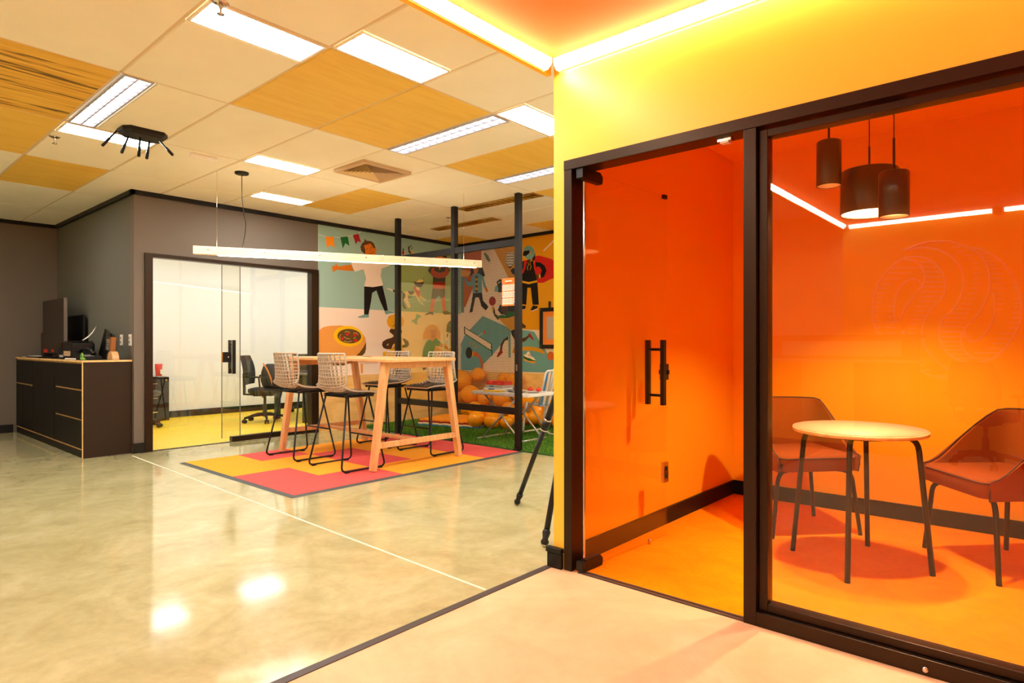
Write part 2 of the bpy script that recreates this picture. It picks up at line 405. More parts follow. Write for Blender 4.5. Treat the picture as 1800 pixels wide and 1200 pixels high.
# suspended ceiling: tiles, grid bars, light panels
ceil = sroot('ceiling', 'suspended ceiling of cream and plywood tiles', (0, 0, H))
build('ceiling_void', B((XL - .1, YS - .2, H + .06), (XE + .04, YN + .1, H + .1), 'wall_white'), ceil)
GX, GY = -3.0826, 1.2135
WOODC = {(-2, -1): 's', (-3, -1): 0, (-4, 0): 0, (-1, 1): 0, (-1, 2): 0, (-1, 4): 0, (-3, 4): 0, (-1, 6): 0, (-2, 8): 0, (-4, 8): 0, (-4, -3): 0, (-6, -2): 0}
LEDP = {(-1, 0): 'r', (0, 1): 'l', (0, 3): 'l', (-3, 0): 'r', (-2, 2): 'l', (-3, 3): 'l', (-1, -3): 'r', (-3, -3): 'r', (-5, -1): 'r', (-5, -4): 'l', (-2, -5): 'l', (0, 5): 'l', (0, 7): 'l'}  # last two entries are added unseen panels that brighten the play corner
LOUV = {(-2, 0): 1, (-1, 3): 1, (-1, 5): 1, (-2, 6): 0, (-3, 7): 0, (-4, -2): 1}
LEDLAB = {(0, 5): 'added unseen ceiling panel behind the yellow wall above the tripod side', (0, 7): 'added unseen ceiling panel behind the yellow wall that brightens the play corner', (-1, 0): 'bright white ceiling panel below the plywood tile nearest a silver sprinkler', (0, 1): 'bright ceiling panel nearest the yellow strip light corner', (0, 3): 'bright ceiling panel partly hidden by the yellow wall',
    (-3, 0): 'bright ceiling panel partly behind the black router', (-2, 2): 'bright ceiling panel between the air vent and the pendant canopy', (-3, 3): 'farthest bright ceiling panel above the taupe office wall'}
LOUVLAB = {(-2, 0): 'lit louvred ceiling light next to the streaked plywood tile', (-1, 3): 'lit louvred ceiling light beside the plywood tile and air vent', (-1, 5): 'lit louvred ceiling light cut off by the yellow wall',
    (-2, 6): 'unlit golden louvred ceiling light above the tallest black post', (-3, 7): 'unlit louvred ceiling light behind the middle black post'}
tile_meshes = {}
def tile(x0, y0, x1, y1, m):
    g = .008; key = (round(x1 - x0, 3), round(y1 - y0, 3), m)
    if key not in tile_meshes:
        wx, wy = (x1 - x0) / 2 - g, (y1 - y0) / 2 - g
        mb = MB(); c = .006
        mb.add([(-wx, -wy, .018), (wx, -wy, .018), (wx, wy, .018), (-wx, wy, .018), (-wx, -wy, c), (wx, -wy, c), (wx, wy, c), (-wx, wy, c), (-wx + c, -wy + c, 0), (wx - c, -wy + c, 0), (wx - c, wy - c, 0), (-wx + c, wy - c, 0)],
               [(0, 1, 2, 3), (8, 11, 10, 9)] + [(a + i, a + (i + 1) % 4, a + 4 + (i + 1) % 4, a + 4 + i) for a in (0, 4) for i in range(4)], m)
        tile_meshes[key] = mb.mesh('ceiling_tile')
    o = bpy.data.objects.new('ceiling_tile', tile_meshes[key]); o.parent = ceil
    o.location = ((x0 + x1) / 2, (y0 + y1) / 2, 0); COL.objects.link(o)
def louver(i, j, x0, y0, x1, y1, lit):
    m = 'louver_white' if lit else 'louver_gold'
    r = thing('louvre_light', LOUVLAB.get((i, j), 'lit louvred ceiling light out of view behind the camera'), 'ceiling light', ((x0 + x1) / 2, (y0 + y1) / 2, H), group='louvred ceiling lights')
    f = MB(); t = .012
    f.box((x0, y0, H - .004), (x1, y0 + t, H + .02), m); f.box((x0, y1 - t, H - .004), (x1, y1, H + .02), m)
    f.box((x0, y0 + t, H - .004), (x0 + t, y1 - t, H + .02), m); f.box((x1 - t, y0 + t, H - .004), (x1, y1 - t, H + .02), m)
    build('louvre_frame', f, r)
    if lit: build('lamp_tube', B((x0 + t, y0 + t, H + .022), (x1 - t, y1 - t, H + .03), 'louvre_glow'), r)
    else:
        q = MB()
        for yy in (y0 + .3 * (y1 - y0), y0 + .7 * (y1 - y0)): q.tube([(x0 + .03, yy, H + .03), (x1 - .03, yy, H + .03)], .012, 'white_plastic', 8)
        q.box((x0 + t, y0 + t, H + .046), (x1 - t, y1 - t, H + .05), 'louver_gold')
        build('lamp_tube', q, r)
    g = MB(); n = 14
    for a in range(1, n):
        x = x0 + (x1 - x0) * a / n; g.box((x - .0025, y0 + t, H), (x + .0025, y1 - t, H + .018), m)
    for a in (1,):
        y = y0 + (y1 - y0) * a / 2; g.box((x0 + t, y - .004, H), (x1 - t, y + .004, H + .019), m)
    build('louvre_grid', g, r, kind='stuff')
for i in range(-6, 1):
    for j in range(-7, 9):
        x0, y0 = GX + 1.25 * i, GY + .625 * j; x1, y1 = min(x0 + 1.25, XE - .04), y0 + .625
        if x1 < XW and y0 > 2.25: continue
        m = 'ceiling_tile_cream'
        if (i, j) in WOODC: m = 'ceiling_plywood_streaked' if WOODC[i, j] == 's' else 'ceiling_plywood'
        if (i, j) in LEDP:
            lab = LEDLAB.get((i, j), 'bright ceiling panel out of view behind the camera')
            if LEDP[i, j] == 'r':
                flat_panel('ceiling_light', lab, x1 - .29, y0 + .012, x1 - .012, y1 - .012, H - .004, 'panel_light', 'bright flat ceiling panels'); tile(x0, y0, x1 - .29, y1, m)
            else:
                flat_panel('ceiling_light', lab, x0 + .012, y0 + .012, x0 + .29, y1 - .012, H - .004, 'panel_light', 'bright flat ceiling panels'); tile(x0 + .29, y0, x1, y1, m)
        elif (i, j) in LOUV:
            louver(i, j, x0 + .012, y0 + .018, x1 - .012, y0 + .182, LOUV[i, j]); tile(x0, y0 + .19, x1, y1, m)
        else: tile(x0, y0, x1, y1, m)
for i in range(-5, 1):
    x = GX + 1.25 * i
    build('grid_bar', B((x - .012, YS, H + .004), (x + .012, YN, H + .03), 'grid_metal'), ceil)
for j in range(-6, 9):
    y = GY + .625 * j
    build('grid_bar', B((XL if y < 2.25 else XW, y - .008, H + .006), (XE, y + .008, H + .03), 'grid_metal'), ceil)
# dropped orange ceiling of the entry zone
struct('ceiling_entry', B((XE, YS - .1, ZC), (3.2, YG, ZC + .05), 'orange_ceiling'), 'dropped orange ceiling above the entry')
struct('trim_bulkhead', B((XE - .03, YS - .1, ZC - .055), (XE, YG, H + .08), 'yellow_paint'), 'edge board of the dropped orange ceiling')
struct('ceiling_meeting_room', B((-1.94, YG + .05, 2.54), (3.2, 4.6, 2.6), 'orange_paint'), 'orange ceiling of the glazed meeting room')
# yellow front wall with the glazed opening, meeting room walls
PX0, HZ = -1.942, 2.066
mb = MB(); mb.box((-2.012, YG, 0), (PX0, YG + .09, ZC + .05), 'yellow_paint'); mb.box((PX0, YG, HZ), (3.2, YG + .09, ZC + .05), 'yellow_paint')
struct('wall_yellow', mb, 'glossy yellow wall above the glazed partition')
mb = MB(); mb.box((-2.012, YG + .09, 0), (-1.976, 4.6, H + .1), 'wall_white'); mb.box((-1.976, YG + .09, 0), (-1.942, 4.6, 2.6), 'orange_paint')
struct('wall_meeting_left', mb, 'orange left wall of the meeting room')
struct('wall_meeting_back', B((-2.0, 4.545, 0), (3.2, 4.65, 2.6), 'orange_paint'), 'orange back wall of the meeting room')
struct('wall_hall_east', B((-2.1, 4.65, 0), (-2.0, YN + .1, H + .1), 'wall_white'), 'pale side wall of the play corner out of view')
struct('wall_right', B((3.0, YS - .1, 0), (3.1, 4.65, ZC + .1), 'orange_paint'), 'orange wall at the far right out of view')
struct('wall_reception', B((XE, YS - .1, 0), (3.1, YS, ZC + .1), 'yellow_paint'), 'yellow reception wall reflected in the glass')
struct('wall_south', B((XL - .1, YS - .2, 0), (XE, YS - .1, H + .1), 'south_cream'), 'pale wall behind the camera')
b_ = MB(); b_.box((-1.942, YG + .1, 0), (-1.93, 4.545, .085), 'trim_black'); b_.box((-1.942, YG + .1, .085), (-1.925, 4.545, .105), 'trim_black')
struct('baseboard_meeting_left', b_, 'black skirting on the orange left wall')
b_ = MB(); b_.box((-1.93, 4.533, 0), (3.0, 4.545, .085), 'trim_black'); b_.box((-1.93, 4.528, .085), (3.0, 4.545, .105), 'trim_black')
struct('baseboard_meeting_back', b_, 'black skirting on the orange back wall')
b_ = MB(); b_.box((-2.04, YG - .022, 0), (-1.948, YG, .075), 'trim_black'); b_.box((-2.045, YG - .028, .078), (-1.946, YG, .105), 'trim_black')
struct('baseboard_yellow', b_, 'short black skirting under the yellow wall end', bevel=.003)

# LED corner profiles around the entry ceiling
def strip(label, p, q, inward):
    """corner profile from p to q on the ceiling edge; inward = unit vector towards the room"""
    p, q, n = Vector(p), Vector(q), Vector(inward); d = (q - p).normalized()
    r = thing('strip_light', label, 'strip light', p, group='strip lights along the dropped ceiling edge')
    up = Vector((0, 0, 1)); a = .052
    body = MB(); vs = []
    for c in (p, q): vs += [c, c + n * a, c + n * a - up * .008, c - up * a + n * .008, c - up * a]
    body.add(vs, [(0, 1, 2, 3, 4), (9, 8, 7, 6, 5)] + [(i, (i + 1) % 5, 5 + (i + 1) % 5, 5 + i) for i in range(5)], 'white_plastic')
    build('profile', body, r)
    df = MB(); vs = []
    for c in (p + d * .015, q - d * .015):
        e0 = c + n * (a - .004) - up * .013; e1 = c + n * .013 - up * (a - .004); o = (n - up).normalized() * .007
        vs += [e0, e1, e1 + o, e0 + o]
    df.add(vs, [(0, 1, 2, 3), (7, 6, 5, 4)] + [(i, (i + 1) % 4, 4 + (i + 1) % 4, 4 + i) for i in range(4)], 'strip_light')
    build('diffuser', df, r)
    for c in (p, q):
        cp = MB(); vs = []
        for h in (-.004, .004):
            cc = c + d * h; vs += [cc, cc + n * (a + .006), cc + n * (a + .004) - up * .03, cc + n * .03 - up * (a + .004), cc - up * (a + .006)]
        cp.add(vs, [(0, 1, 2, 3, 4), (9, 8, 7, 6, 5)] + [(i, (i + 1) % 5, 5 + (i + 1) % 5, 5 + i) for i in range(5)], 'white_plastic')
        build('end_cap', cp, r)
strip('lit strip light along the left edge of the orange ceiling', (XE, -.2, ZC), (XE, YG - .065, ZC), (1, 0, 0))
strip('lit strip light along the left ceiling edge behind the camera', (XE, YS + .06, ZC), (XE, -.24, ZC), (1, 0, 0))
strip('lit strip light on top of the yellow glazed wall', (XE + .06, YG, ZC), (2.9, YG, ZC), (0, -1, 0))
strip('lit strip light on the reception wall seen only in the glass', (XE + .06, YS, ZC), (-.55, YS, ZC), (0, 1, 0))
strip('second lit strip light on the reception wall seen only in the glass', (-.47, YS, ZC), (2.9, YS, ZC), (0, 1, 0))

# ------------------------------------------------------------------ glazed partition of the orange meeting room
g1 = sroot('window_1', 'black framed fixed glazing of the orange meeting room', (-.95, YG, 0))
MX0, MX1, FB = -1.005, -.952, YG + .1
build('head_rail', B((PX0, YG - .008, 2.016), (3.0, FB, HZ), 'frame_black'), g1, .002)
build('left_post', B((PX0, YG - .006, 0), (-1.893, FB, 2.016), 'frame_black'), g1, .002)
build('mullion', B((MX0, YG - .006, 0), (MX1, FB, 2.016), 'frame_black'), g1, .002)
build('bottom_rail', B((MX1, YG - .006, 0), (3.0, FB, .057), 'frame_black'), g1, .002)
f = MB(); y0, y1 = YG + .018, YG + .075
f.box((MX1 + .004, y0, .06), (-.914, y1, 2.005), 'frame_black'); f.box((-.914, y0, .06), (3.0, y1, .09), 'frame_black'); f.box((-.914, y0, 1.976), (3.0, y1, 2.005), 'frame_black')
build('glazing_frame', f, g1, .002)
build('glass_pane', B((-.92, YG + .036, .085), (3.0, YG + .044, 1.98), 'clear_glass'), g1)
sb = MB().lathe([(0, 0), (.011, 0), (.011, .004), (.006, .009), (0, .0095)], 'chrome', 14); sb.v = [(-.36 + x, YG - .006 - z, .022 + y) for x, y, z in sb.v]
build('screw', sb, g1)
build('strike_plate', B((MX0 - .009, YG + .02, .82), (MX0, YG + .06, 1.0), 'black_metal'), g1)
struct('trim_threshold', MB().box((-1.86, YG + .0, 0), (MX0, YG + .014, .005), 'edge_strip').box((-1.86, YG + .022, 0), (MX0, YG + .034, .007), 'edge_strip'), 'dark metal threshold under the glass door opening')
build('head_stop', MB().box((-1.13, YG + .02, 1.998), (-1.07, YG + .05, 2.016), 'chrome').box((-1.118, YG + .02, 1.99), (-1.082, YG + .05, 1.998), 'white_plastic'), g1)
# glass door standing open into the room
hx, hy = -1.848, 2.492; ang = math.atan2(3.27 - hy, -1.81 - hx)
dr = sroot('door_1', 'frameless glass door standing open into the orange room', (hx, hy, 0)); dr.rotation_euler = (0, 0, ang)
DW = .78
build('glass_pane', B((.012, -.005, .012), (DW, .005, 2.012), 'clear_glass'), dr, local=True)
def patch(z0, z1, nm):
    mb = MB(); mb.prism([(.0, z0), (.135, z0), (.14, z0 + .02), (.14, z1 - .02), (.12, z1), (.0, z1)], -.018, .018, 'black_metal', 'xz'); build(nm, mb, dr, .003, local=True)
    mb = MB().box((-.03, -.022, z0 + .004), (-.004, .022, z1 - .004), 'black_metal'); build('hinge_clip', mb, dr, .003, local=True)
patch(0.004, .062, 'bottom_hinge'); patch(1.962, 2.02, 'top_hinge')
hb = MB()
for yy in (-.052, .052): hb.box((DW - .135, yy - .012, .79), (DW - .105, yy + .012, 1.165), 'black_metal')
build('pull_handle', hb, dr, .002, local=True)
sp = MB()
for z in (.845, 1.11): sp.tube([(DW - .12, -.044, z), (DW - .12, .044, z)], .008, 'black_metal', 10)
build('handle_spacer', sp, dr, local=True)
lk = MB().box((DW - .055, -.014, .93), (DW + .004, .014, 1.025), 'black_metal').box((DW - .035, -.034, .962), (DW - .018, .034, .99), 'black_metal')
build('lock', lk, dr, .004, local=True)
build('edge_latch', MB().box((DW - .045, -.01, .325), (DW + .005, .01, .445), 'chrome').box((DW - .03, -.012, .35), (DW - .01, .012, .375), 'black_metal').box((DW - .03, -.012, .395), (DW - .01, .012, .42), 'black_metal'), dr, local=True)
build('edge_clip', B((DW - .04, -.009, 2.0), (DW - .005, .009, 2.022), 'black_metal'), dr, local=True)
build('door_bolt', MB().tube([(DW - .2, -.012, .03), (DW - .2, -.012, .008)], .009, 'chrome', 8), dr, local=True)
build('edge_seal', B((.004, -.004, .07), (.012, .004, 1.955), 'chrome'), dr, local=True)

# ------------------------------------------------------------------ glazing of the white office
g2 = sroot('window_2', 'black framed glazing of the white office', (XW, 3.3, 0))
f = MB(); d0, d1 = XW - .09, XW + .022
build('left_post', B((d0, OY0 - .045, 0), (d1, OY0 + .03, OZ), 'frame_black'), g2, .003)
build('head_rail', B((d0, OY0 + .03, 2.075), (d1, OY1 + .03, OZ), 'frame_black'), g2, .003)
build('right_post', B((d0, 4.2, 0), (d1, OY1 + .03, 2.075), 'frame_black'), g2, .003)
build('glass_pane', B((XW - .055, 3.12, .05), (XW - .045, 4.2, 2.075), 'office_glass'), g2)
build('bottom_channel', B((XW - .085, 3.22, 0), (XW - .005, 4.2, .06), 'frame_black'), g2, .003)
struct('trim_office_threshold', B((XW - .04, OY0 + .03, 0), (XW - .005, 3.22, .006), 'edge_strip'), 'thin dark threshold of the office door')
d2 = sroot('door_2', 'frameless glass door of the white office', (XW, 2.4, 0))
build('glass_pane', B((XW - .028, OY0 + .034, .012), (XW - .018, 3.318, 2.07), 'office_glass'), d2)
hb = MB()
for xx in (XW + .03, XW - .075): hb.box((xx - .011, 3.205, .80), (xx + .011, 3.24, 1.195), 'black_metal')
build('pull_handle', hb, d2, .002)
sp = MB()
for z in (.85, 1.145): sp.tube([(XW - .07, 3.222, z), (XW + .025, 3.222, z)], .008, 'brass', 8)
build('handle_spacer', sp, d2)
build('lock', MB().box((XW - .045, 3.118, .935), (XW - .002, 3.20, 1.055), 'black_metal').box((XW - .03, 3.11, .935), (XW - .015, 3.124, 1.055), 'brass'), d2, .003)
build('lock_cylinder', MB().tube([(XW - .002, 3.172, .995), (XW + .006, 3.172, .995)], .01, 'chrome', 10), d2)
build('door_edge', B((XW - .029, 3.312, .012), (XW - .017, 3.319, 2.07), 'glass_lead'), d2)
build('pane_edge', B((XW - .056, 3.117, .05), (XW - .044, 3.123, 2.075), 'glass_lead'), g2)

# ------------------------------------------------------------------ painted walls
MURAL_WEST=[
('bunting_string','cream',[(4310,2579),(4404,2566),(4623,2581),(4737,2606),(4814,2634),(4904,2673),(4972,2745),(4967,2745),(4900,2677),(4812,2639),(4736,2612),(4623,2587),(4405,2571),(4310,2585)]),
('orange_flag','orange',[(4407,2569),(4523,2580),(4537,2434),(4479,2468),(4425,2418)]),
('green_flag','dgreen',[(4623,2589),(4736,2614),(4761,2491),(4698,2519),(4661,2440)]),
('red_flag','red',[(4813,2643),(4900,2675),(4944,2560),(4885,2570),(4861,2520)]),
('painted_man','skin',[(4791,2237),(4682,2216),(4607,2194),(4576,2205),(4560,2232),(4546,2226),(4555,2198),(4513,2192),(4492,2197),(4494,2183),(4518,2176),(4487,2154),(4490,2142),(4523,2148),(4504,2118),(4518,2109),(4576,2148),(4629,2148),(4715,2147),(4824,2154)]),
('painted_man','skin',[(5285,2286),(5492,2390),(5555,2459),(5605,2444),(5530,2352),(5369,2269)]),
('painted_man','skin',[(4987,2514),(5015,2537),(5102,2568),(5131,2552),(5145,2513),(5166,2501),(5195,2509),(5190,2468),(5178,2457),(5184,2397),(5190,2297),(5004,2278),(5004,2436)]),
('painted_man','hair',[(4998,2406),(4947,2440),(4932,2497),(4958,2550),(4995,2579),(4995,2619),(5032,2594),(5102,2598),(5148,2574),(5175,2517),(5172,2506),(5154,2499),(5131,2522),(5096,2567),(4987,2524),(5010,2467),(5010,2417)]),
('painted_man','black',[(5046,2481),(5044,2476),(5038,2473),(5033,2475),(5030,2479),(5033,2485),(5038,2487),(5044,2486)]),
('painted_man','black',[(5118,2508),(5116,2503),(5110,2500),(5104,2501),(5102,2506),(5104,2511),(5110,2514),(5116,2513)]),
('painted_man','black',[(5070,2417),(5096,2414),(5121,2428),(5139,2459),(5134,2461),(5117,2431),(5096,2419),(5071,2422)]),
('painted_man','black',[(5088,2490),(5099,2470),(5083,2461),(5086,2457),(5105,2470),(5093,2493)]),
('painted_man','white',[(4786,2260),(4992,2296),(5249,2323),(5492,2338),(5394,2277),(5279,2230),(5261,2121),(5303,1998),(5249,1973),(5131,1955),(4992,1954),(5021,2071),(4981,2191),(4846,2146),(4813,2200)]),
('painted_man','black',[(4992,1954),(5131,1953),(5291,1987),(5351,1781),(5384,1639),(5329,1625),(5255,1761),(5190,1913),(5119,1869),(5102,1747),(5061,1562),(4990,1559)]),
('painted_man','teald',[(4992,1563),(5064,1564),(5067,1526),(5021,1521),(5015,1529),(5004,1519),(4902,1515),(4893,1528),(4947,1546)]),
('painted_man','teald',[(5327,1625),(5388,1640),(5418,1629),(5505,1624),(5499,1608),(5394,1589),(5351,1575),(5335,1597)]),
('painted_drum','brown',[(5004,1246),(5021,1167),(5021,1087),(5004,1028),(4970,998),(4846,931),(4758,884),(4639,854),(4471,858),(4576,936)]),
('painted_drum','lorange',[(4310,1325),(4369,1371),(4471,1392),(4629,1400),(4736,1393),(4857,1372),(4947,1314),(5004,1246),(5018,1176),(4981,1107),(4913,1028),(4791,937),(4618,897),(4310,904)]),
('painted_drum','yellow',[(4974,1239),(4964,1208),(4943,1179),(4912,1155),(4873,1135),(4828,1123),(4778,1117),(4728,1118),(4678,1126),(4633,1141),(4593,1161),(4561,1186),(4538,1215),(4525,1245),(4523,1276),(4532,1306),(4552,1334),(4581,1358),(4618,1377),(4662,1391),(4710,1398),(4761,1398),(4811,1391),(4858,1377),(4900,1357),(4934,1332),(4958,1303),(4972,1271)]),
('painted_drum','brown',[(4944,1249),(4938,1226),(4922,1206),(4898,1188),(4867,1174),(4831,1164),(4791,1159),(4750,1159),(4710,1164),(4672,1174),(4639,1187),(4612,1204),(4592,1224),(4581,1245),(4578,1267),(4584,1289),(4599,1309),(4622,1326),(4651,1340),(4686,1350),(4725,1356),(4766,1357),(4807,1353),(4845,1344),(4880,1330),(4908,1313),(4929,1293),(4941,1271)]),
('painted_drum','bred',[(4695,1293),(4710,1305),(4726,1295),(4743,1305),(4756,1292),(4741,1268),(4726,1259),(4708,1270)]),
('painted_drum','bred',[(4813,1285),(4829,1297),(4844,1287),(4862,1297),(4875,1284),(4860,1260),(4844,1250),(4826,1262)]),
('painted_drum','bred',[(4620,1234),(4635,1246),(4650,1237),(4667,1246),(4680,1233),(4665,1210),(4650,1200),(4633,1212)]),
('painted_drum','bred',[(4826,1207),(4842,1219),(4857,1209),(4875,1219),(4889,1205),(4873,1182),(4857,1172),(4840,1184)]),
('painted_drum','tan',[(4674,1250),(4713,1221),(4763,1216),(4764,1223),(4716,1227),(4679,1255)]),
('painted_drum','tan',[(4676,1191),(4736,1172),(4798,1187),(4796,1194),(4737,1179),(4678,1198)]),
('painted_drum','tan',[(4625,1282),(4606,1247),(4620,1210),(4627,1213),(4613,1247),(4632,1279)]),
('painted_drum','tan',[(4686,1309),(4725,1321),(4765,1301),(4769,1307),(4726,1328),(4683,1315)]),
('painted_drum','tan',[(4819,1299),(4867,1300),(4893,1272),(4899,1277),(4870,1307),(4819,1306)]),
('painted_drum','tan',[(4825,1226),(4858,1233),(4857,1240),(4823,1233)]),
('painted_stool','pink',[(4902,916),(5207,909),(5207,879),(5015,872),(4902,886)]),
('painted_stool','lorange',[(4930,880),(4970,875),(4970,746),(4936,744)]),
('painted_seal_figure','gold',[(5669,1482),(5665,1455),(5651,1430),(5630,1408),(5602,1389),(5569,1376),(5533,1369),(5497,1369),(5461,1374),(5429,1386),(5402,1402),(5382,1423),(5369,1447),(5365,1473),(5369,1499),(5382,1523),(5402,1545),(5429,1564),(5461,1577),(5497,1585),(5533,1586),(5569,1581),(5602,1570),(5630,1553),(5651,1532),(5665,1508)]),
('painted_seal_figure','gold',[(5555,1272),(5492,1168),(5468,1106),(5394,1050),(5297,1035),(5297,923),(5695,916),(5676,1053),(5637,1084),(5625,1252)]),
('painted_seal_figure','dbrown',[(5431,1374),(5530,1365),(5631,1352),(5625,1315),(5568,1272),(5555,1241),(5505,1168),(5468,1137),(5443,1080),(5369,1077),(5309,1096),(5282,1137),(5297,1188),(5369,1224),(5443,1240),(5486,1266),(5468,1287),(5406,1332)]),
('painted_seal_figure','olive',[(5637,1231),(5682,1232),(5747,1190),(5757,1137),(5721,1105),(5631,1095),(5637,1137),(5688,1147)]),
('painted_seal_figure','white',[(5389,1135),(5373,1139),(5378,1144),(5401,1149),(5399,1156),(5373,1150),(5366,1135),(5386,1128)]),
('painted_seal_figure','dbrown',[(5552,1431),(5496,1383),(5502,1378),(5558,1426)]),
('painted_seal_figure','dbrown',[(5471,1073),(5558,1161),(5552,1165),(5464,1077)]),
('painted_seal_figure','dbrown',[(5457,1402),(5495,1419),(5503,1431),(5495,1434),(5490,1424),(5453,1408)]),
('painted_seal_figure','dbrown',[(5397,1525),(5428,1557),(5421,1561),(5390,1529)]),
('painted_seal_figure','dbrown',[(5534,1498),(5510,1502),(5500,1486),(5530,1473),(5528,1461),(5503,1463),(5502,1458),(5531,1457),(5535,1476),(5505,1489),(5512,1497),(5533,1493)]),
('painted_seal_figure','dbrown',[(5516,1508),(5512,1446),(5517,1446),(5521,1508)]),
('painted_dog','white',[(5351,1960),(5468,1943),(5474,1917),(5369,1946)]),
('painted_dog','dbrown',[(5460,1937),(5573,1946),(5650,1923),(5573,1892),(5476,1911)]),
('painted_dog','white',[(5639,1922),(5728,1937),(5842,1935),(5888,2013),(5945,2008),(5969,1925),(5969,1878),(6093,1825),(6039,1819),(5957,1864),(5934,1839),(5969,1794),(6051,1747),(5998,1754),(5922,1810),(5888,1873),(5785,1881),(5728,1882),(5751,1783),(5790,1702),(5740,1690),(5684,1779),(5639,1813)]),
('painted_dog','olive',[(5634,1922),(5684,1902),(5693,1857),(5653,1800),(5673,1724),(5715,1673),(5673,1667),(5639,1713)]),
('painted_dog','olive',[(5728,1937),(5847,1945),(5853,1918),(5807,1887),(5762,1893)]),
('painted_dog','white',[(5888,2078),(5963,2144),(5951,2106),(6037,2150),(5992,2086)]),
('painted_dog','dbrown',[(5842,2092),(5888,2076),(5992,2090),(6039,2092),(5992,2020),(5934,2011),(5865,2039)]),
('painted_dog','rust',[(5842,2005),(5876,2026),(5893,1976),(5963,1953),(5957,1896),(5940,1844),(5859,1946)]),
('painted_dog','black',[(5842,2094),(5882,2073),(5865,2067)]),
('painted_dog','black',[(6010,2132),(6042,2163),(6030,2134)]),
('painted_dog','dbrown',[(5735,1839),(5808,1851),(5807,1864),(5733,1852)]),
('painted_bone','mint',[(5885,1597),(5931,1604),(5945,1589),(5985,1579),(5971,1552),(5931,1545),(5904,1491),(5911,1453),(5878,1445),(5858,1473),(5812,1479),(5805,1509),(5845,1518),(5862,1527),(5885,1554)]),
('painted_dancer','skin',[(6194,1938),(6278,1944),(6275,1877),(6205,1651),(6149,1644)]),
('painted_dancer','skin',[(6358,1949),(6445,1955),(6451,1877),(6480,1670),(6411,1660)]),
('painted_dancer','olive',[(6149,1649),(6212,1648),(6219,1608),(6191,1600),(6170,1619),(6067,1591),(6053,1601)]),
('painted_dancer','olive',[(6411,1668),(6477,1678),(6588,1647),(6588,1630),(6462,1617),(6419,1623)]),
('painted_dancer','skin',[(6256,2508),(6342,2532),(6448,2529),(6448,2364),(6268,2347)]),
('painted_dancer','black',[(6253,2536),(6442,2567),(6490,2568),(6480,2508),(6444,2514),(6342,2529),(6256,2487)]),
('painted_dancer','black',[(6111,2275),(6146,2335),(6512,2370),(6559,2326),(6512,2273),(6461,2210),(6455,2127),(6207,2107),(6213,2189),(6159,2236)]),
('painted_dancer','skin',[(6317,2351),(6367,2356),(6342,2306)]),
('painted_dancer','brick',[(6183,2319),(6243,2339),(6237,2286),(6342,2262),(6448,2296),(6461,2356),(6518,2351),(6531,2279),(6455,2202),(6329,2175),(6209,2188),(6165,2242)]),
('painted_dancer','red',[(6207,2110),(6455,2130),(6455,2081),(6207,2064)]),
('painted_dancer','rust',[(6204,2068),(6455,2083),(6452,2015),(6201,2002)]),
('painted_dancer','olive',[(6201,2007),(6452,2020),(6448,1898),(6367,1864),(6329,1910),(6268,1858),(6177,1853)]),
('painted_bird','red',[(5675,2503),(5672,2485),(5664,2472),(5653,2466),(5642,2469),(5633,2481),(5631,2498),(5633,2516),(5642,2529),(5653,2535),(5664,2532),(5672,2520)]),
('painted_bird','white',[(5662,2528),(5671,2503),(5662,2471),(5672,2470),(5683,2504),(5672,2531)]),
('painted_bird','dgreen',[(5637,2576),(5664,2547),(5659,2531),(5637,2532)]),
('painted_bird','dbrown',[(5757,2613),(5734,2588),(5745,2516),(5773,2496),(5853,2514),(5842,2532),(5796,2535),(5776,2524),(5762,2564),(5771,2601)]),
('painted_bird','lorange',[(5785,2530),(5842,2536),(5862,2515),(5796,2505)]),
('painted_bird','black',[(5773,2602),(5790,2631),(5802,2628),(5783,2598)]),
('painted_bird','black',[(5790,2572),(5819,2603),(5825,2594),(5798,2568)]),
('painted_blond_child','gold',[(6009,1228),(6012,1299),(6067,1398),(6149,1449),(6233,1454),(6311,1408),(6354,1326),(6358,1230)]),
('painted_blond_child','tan2',[(6149,1372),(6275,1386),(6290,1314),(6261,1258),(6254,1203),(6163,1208),(6156,1279)]),
('painted_blond_child','tan2',[(6354,1181),(6580,1075),(6588,1037),(6433,1090),(6318,1117)]),
('painted_blond_child','tan2',[(6261,1120),(6419,1042),(6536,1007),(6226,1010),(6226,1082)]),
('painted_blond_child','green',[(6129,1224),(6205,1197),(6261,1253),(6364,1179),(6318,1113),(6261,1131),(6233,1060),(6226,906),(6135,858),(5996,878),(6005,996),(6019,1083),(6067,1170)]),
('painted_blond_child','olive',[(5996,878),(6135,858),(6094,788),(6026,750),(5999,791)]),
('painted_blond_child','brown',[(6171,1348),(6199,1354),(6197,1359),(6169,1353)]),
('painted_blond_child','brown',[(6234,1354),(6262,1358),(6261,1364),(6233,1360)]),
('painted_blond_child','brown',[(6209,1345),(6216,1319),(6203,1315),(6207,1310),(6223,1318),(6215,1346)]),
('painted_blond_child','brown',[(6176,1277),(6219,1266),(6256,1284),(6252,1288),(6219,1272),(6178,1282)]),
('painted_popsicle','olive',[(6474,1350),(6492,1463),(6536,1515),(6610,1534),(6610,1313)]),
('painted_popsicle','green',[(6521,1469),(6565,1478),(6565,1431),(6521,1436)]),
('painted_popsicle','dbrown',[(6499,1323),(6521,1320),(6503,1259),(6481,1265)]),
]
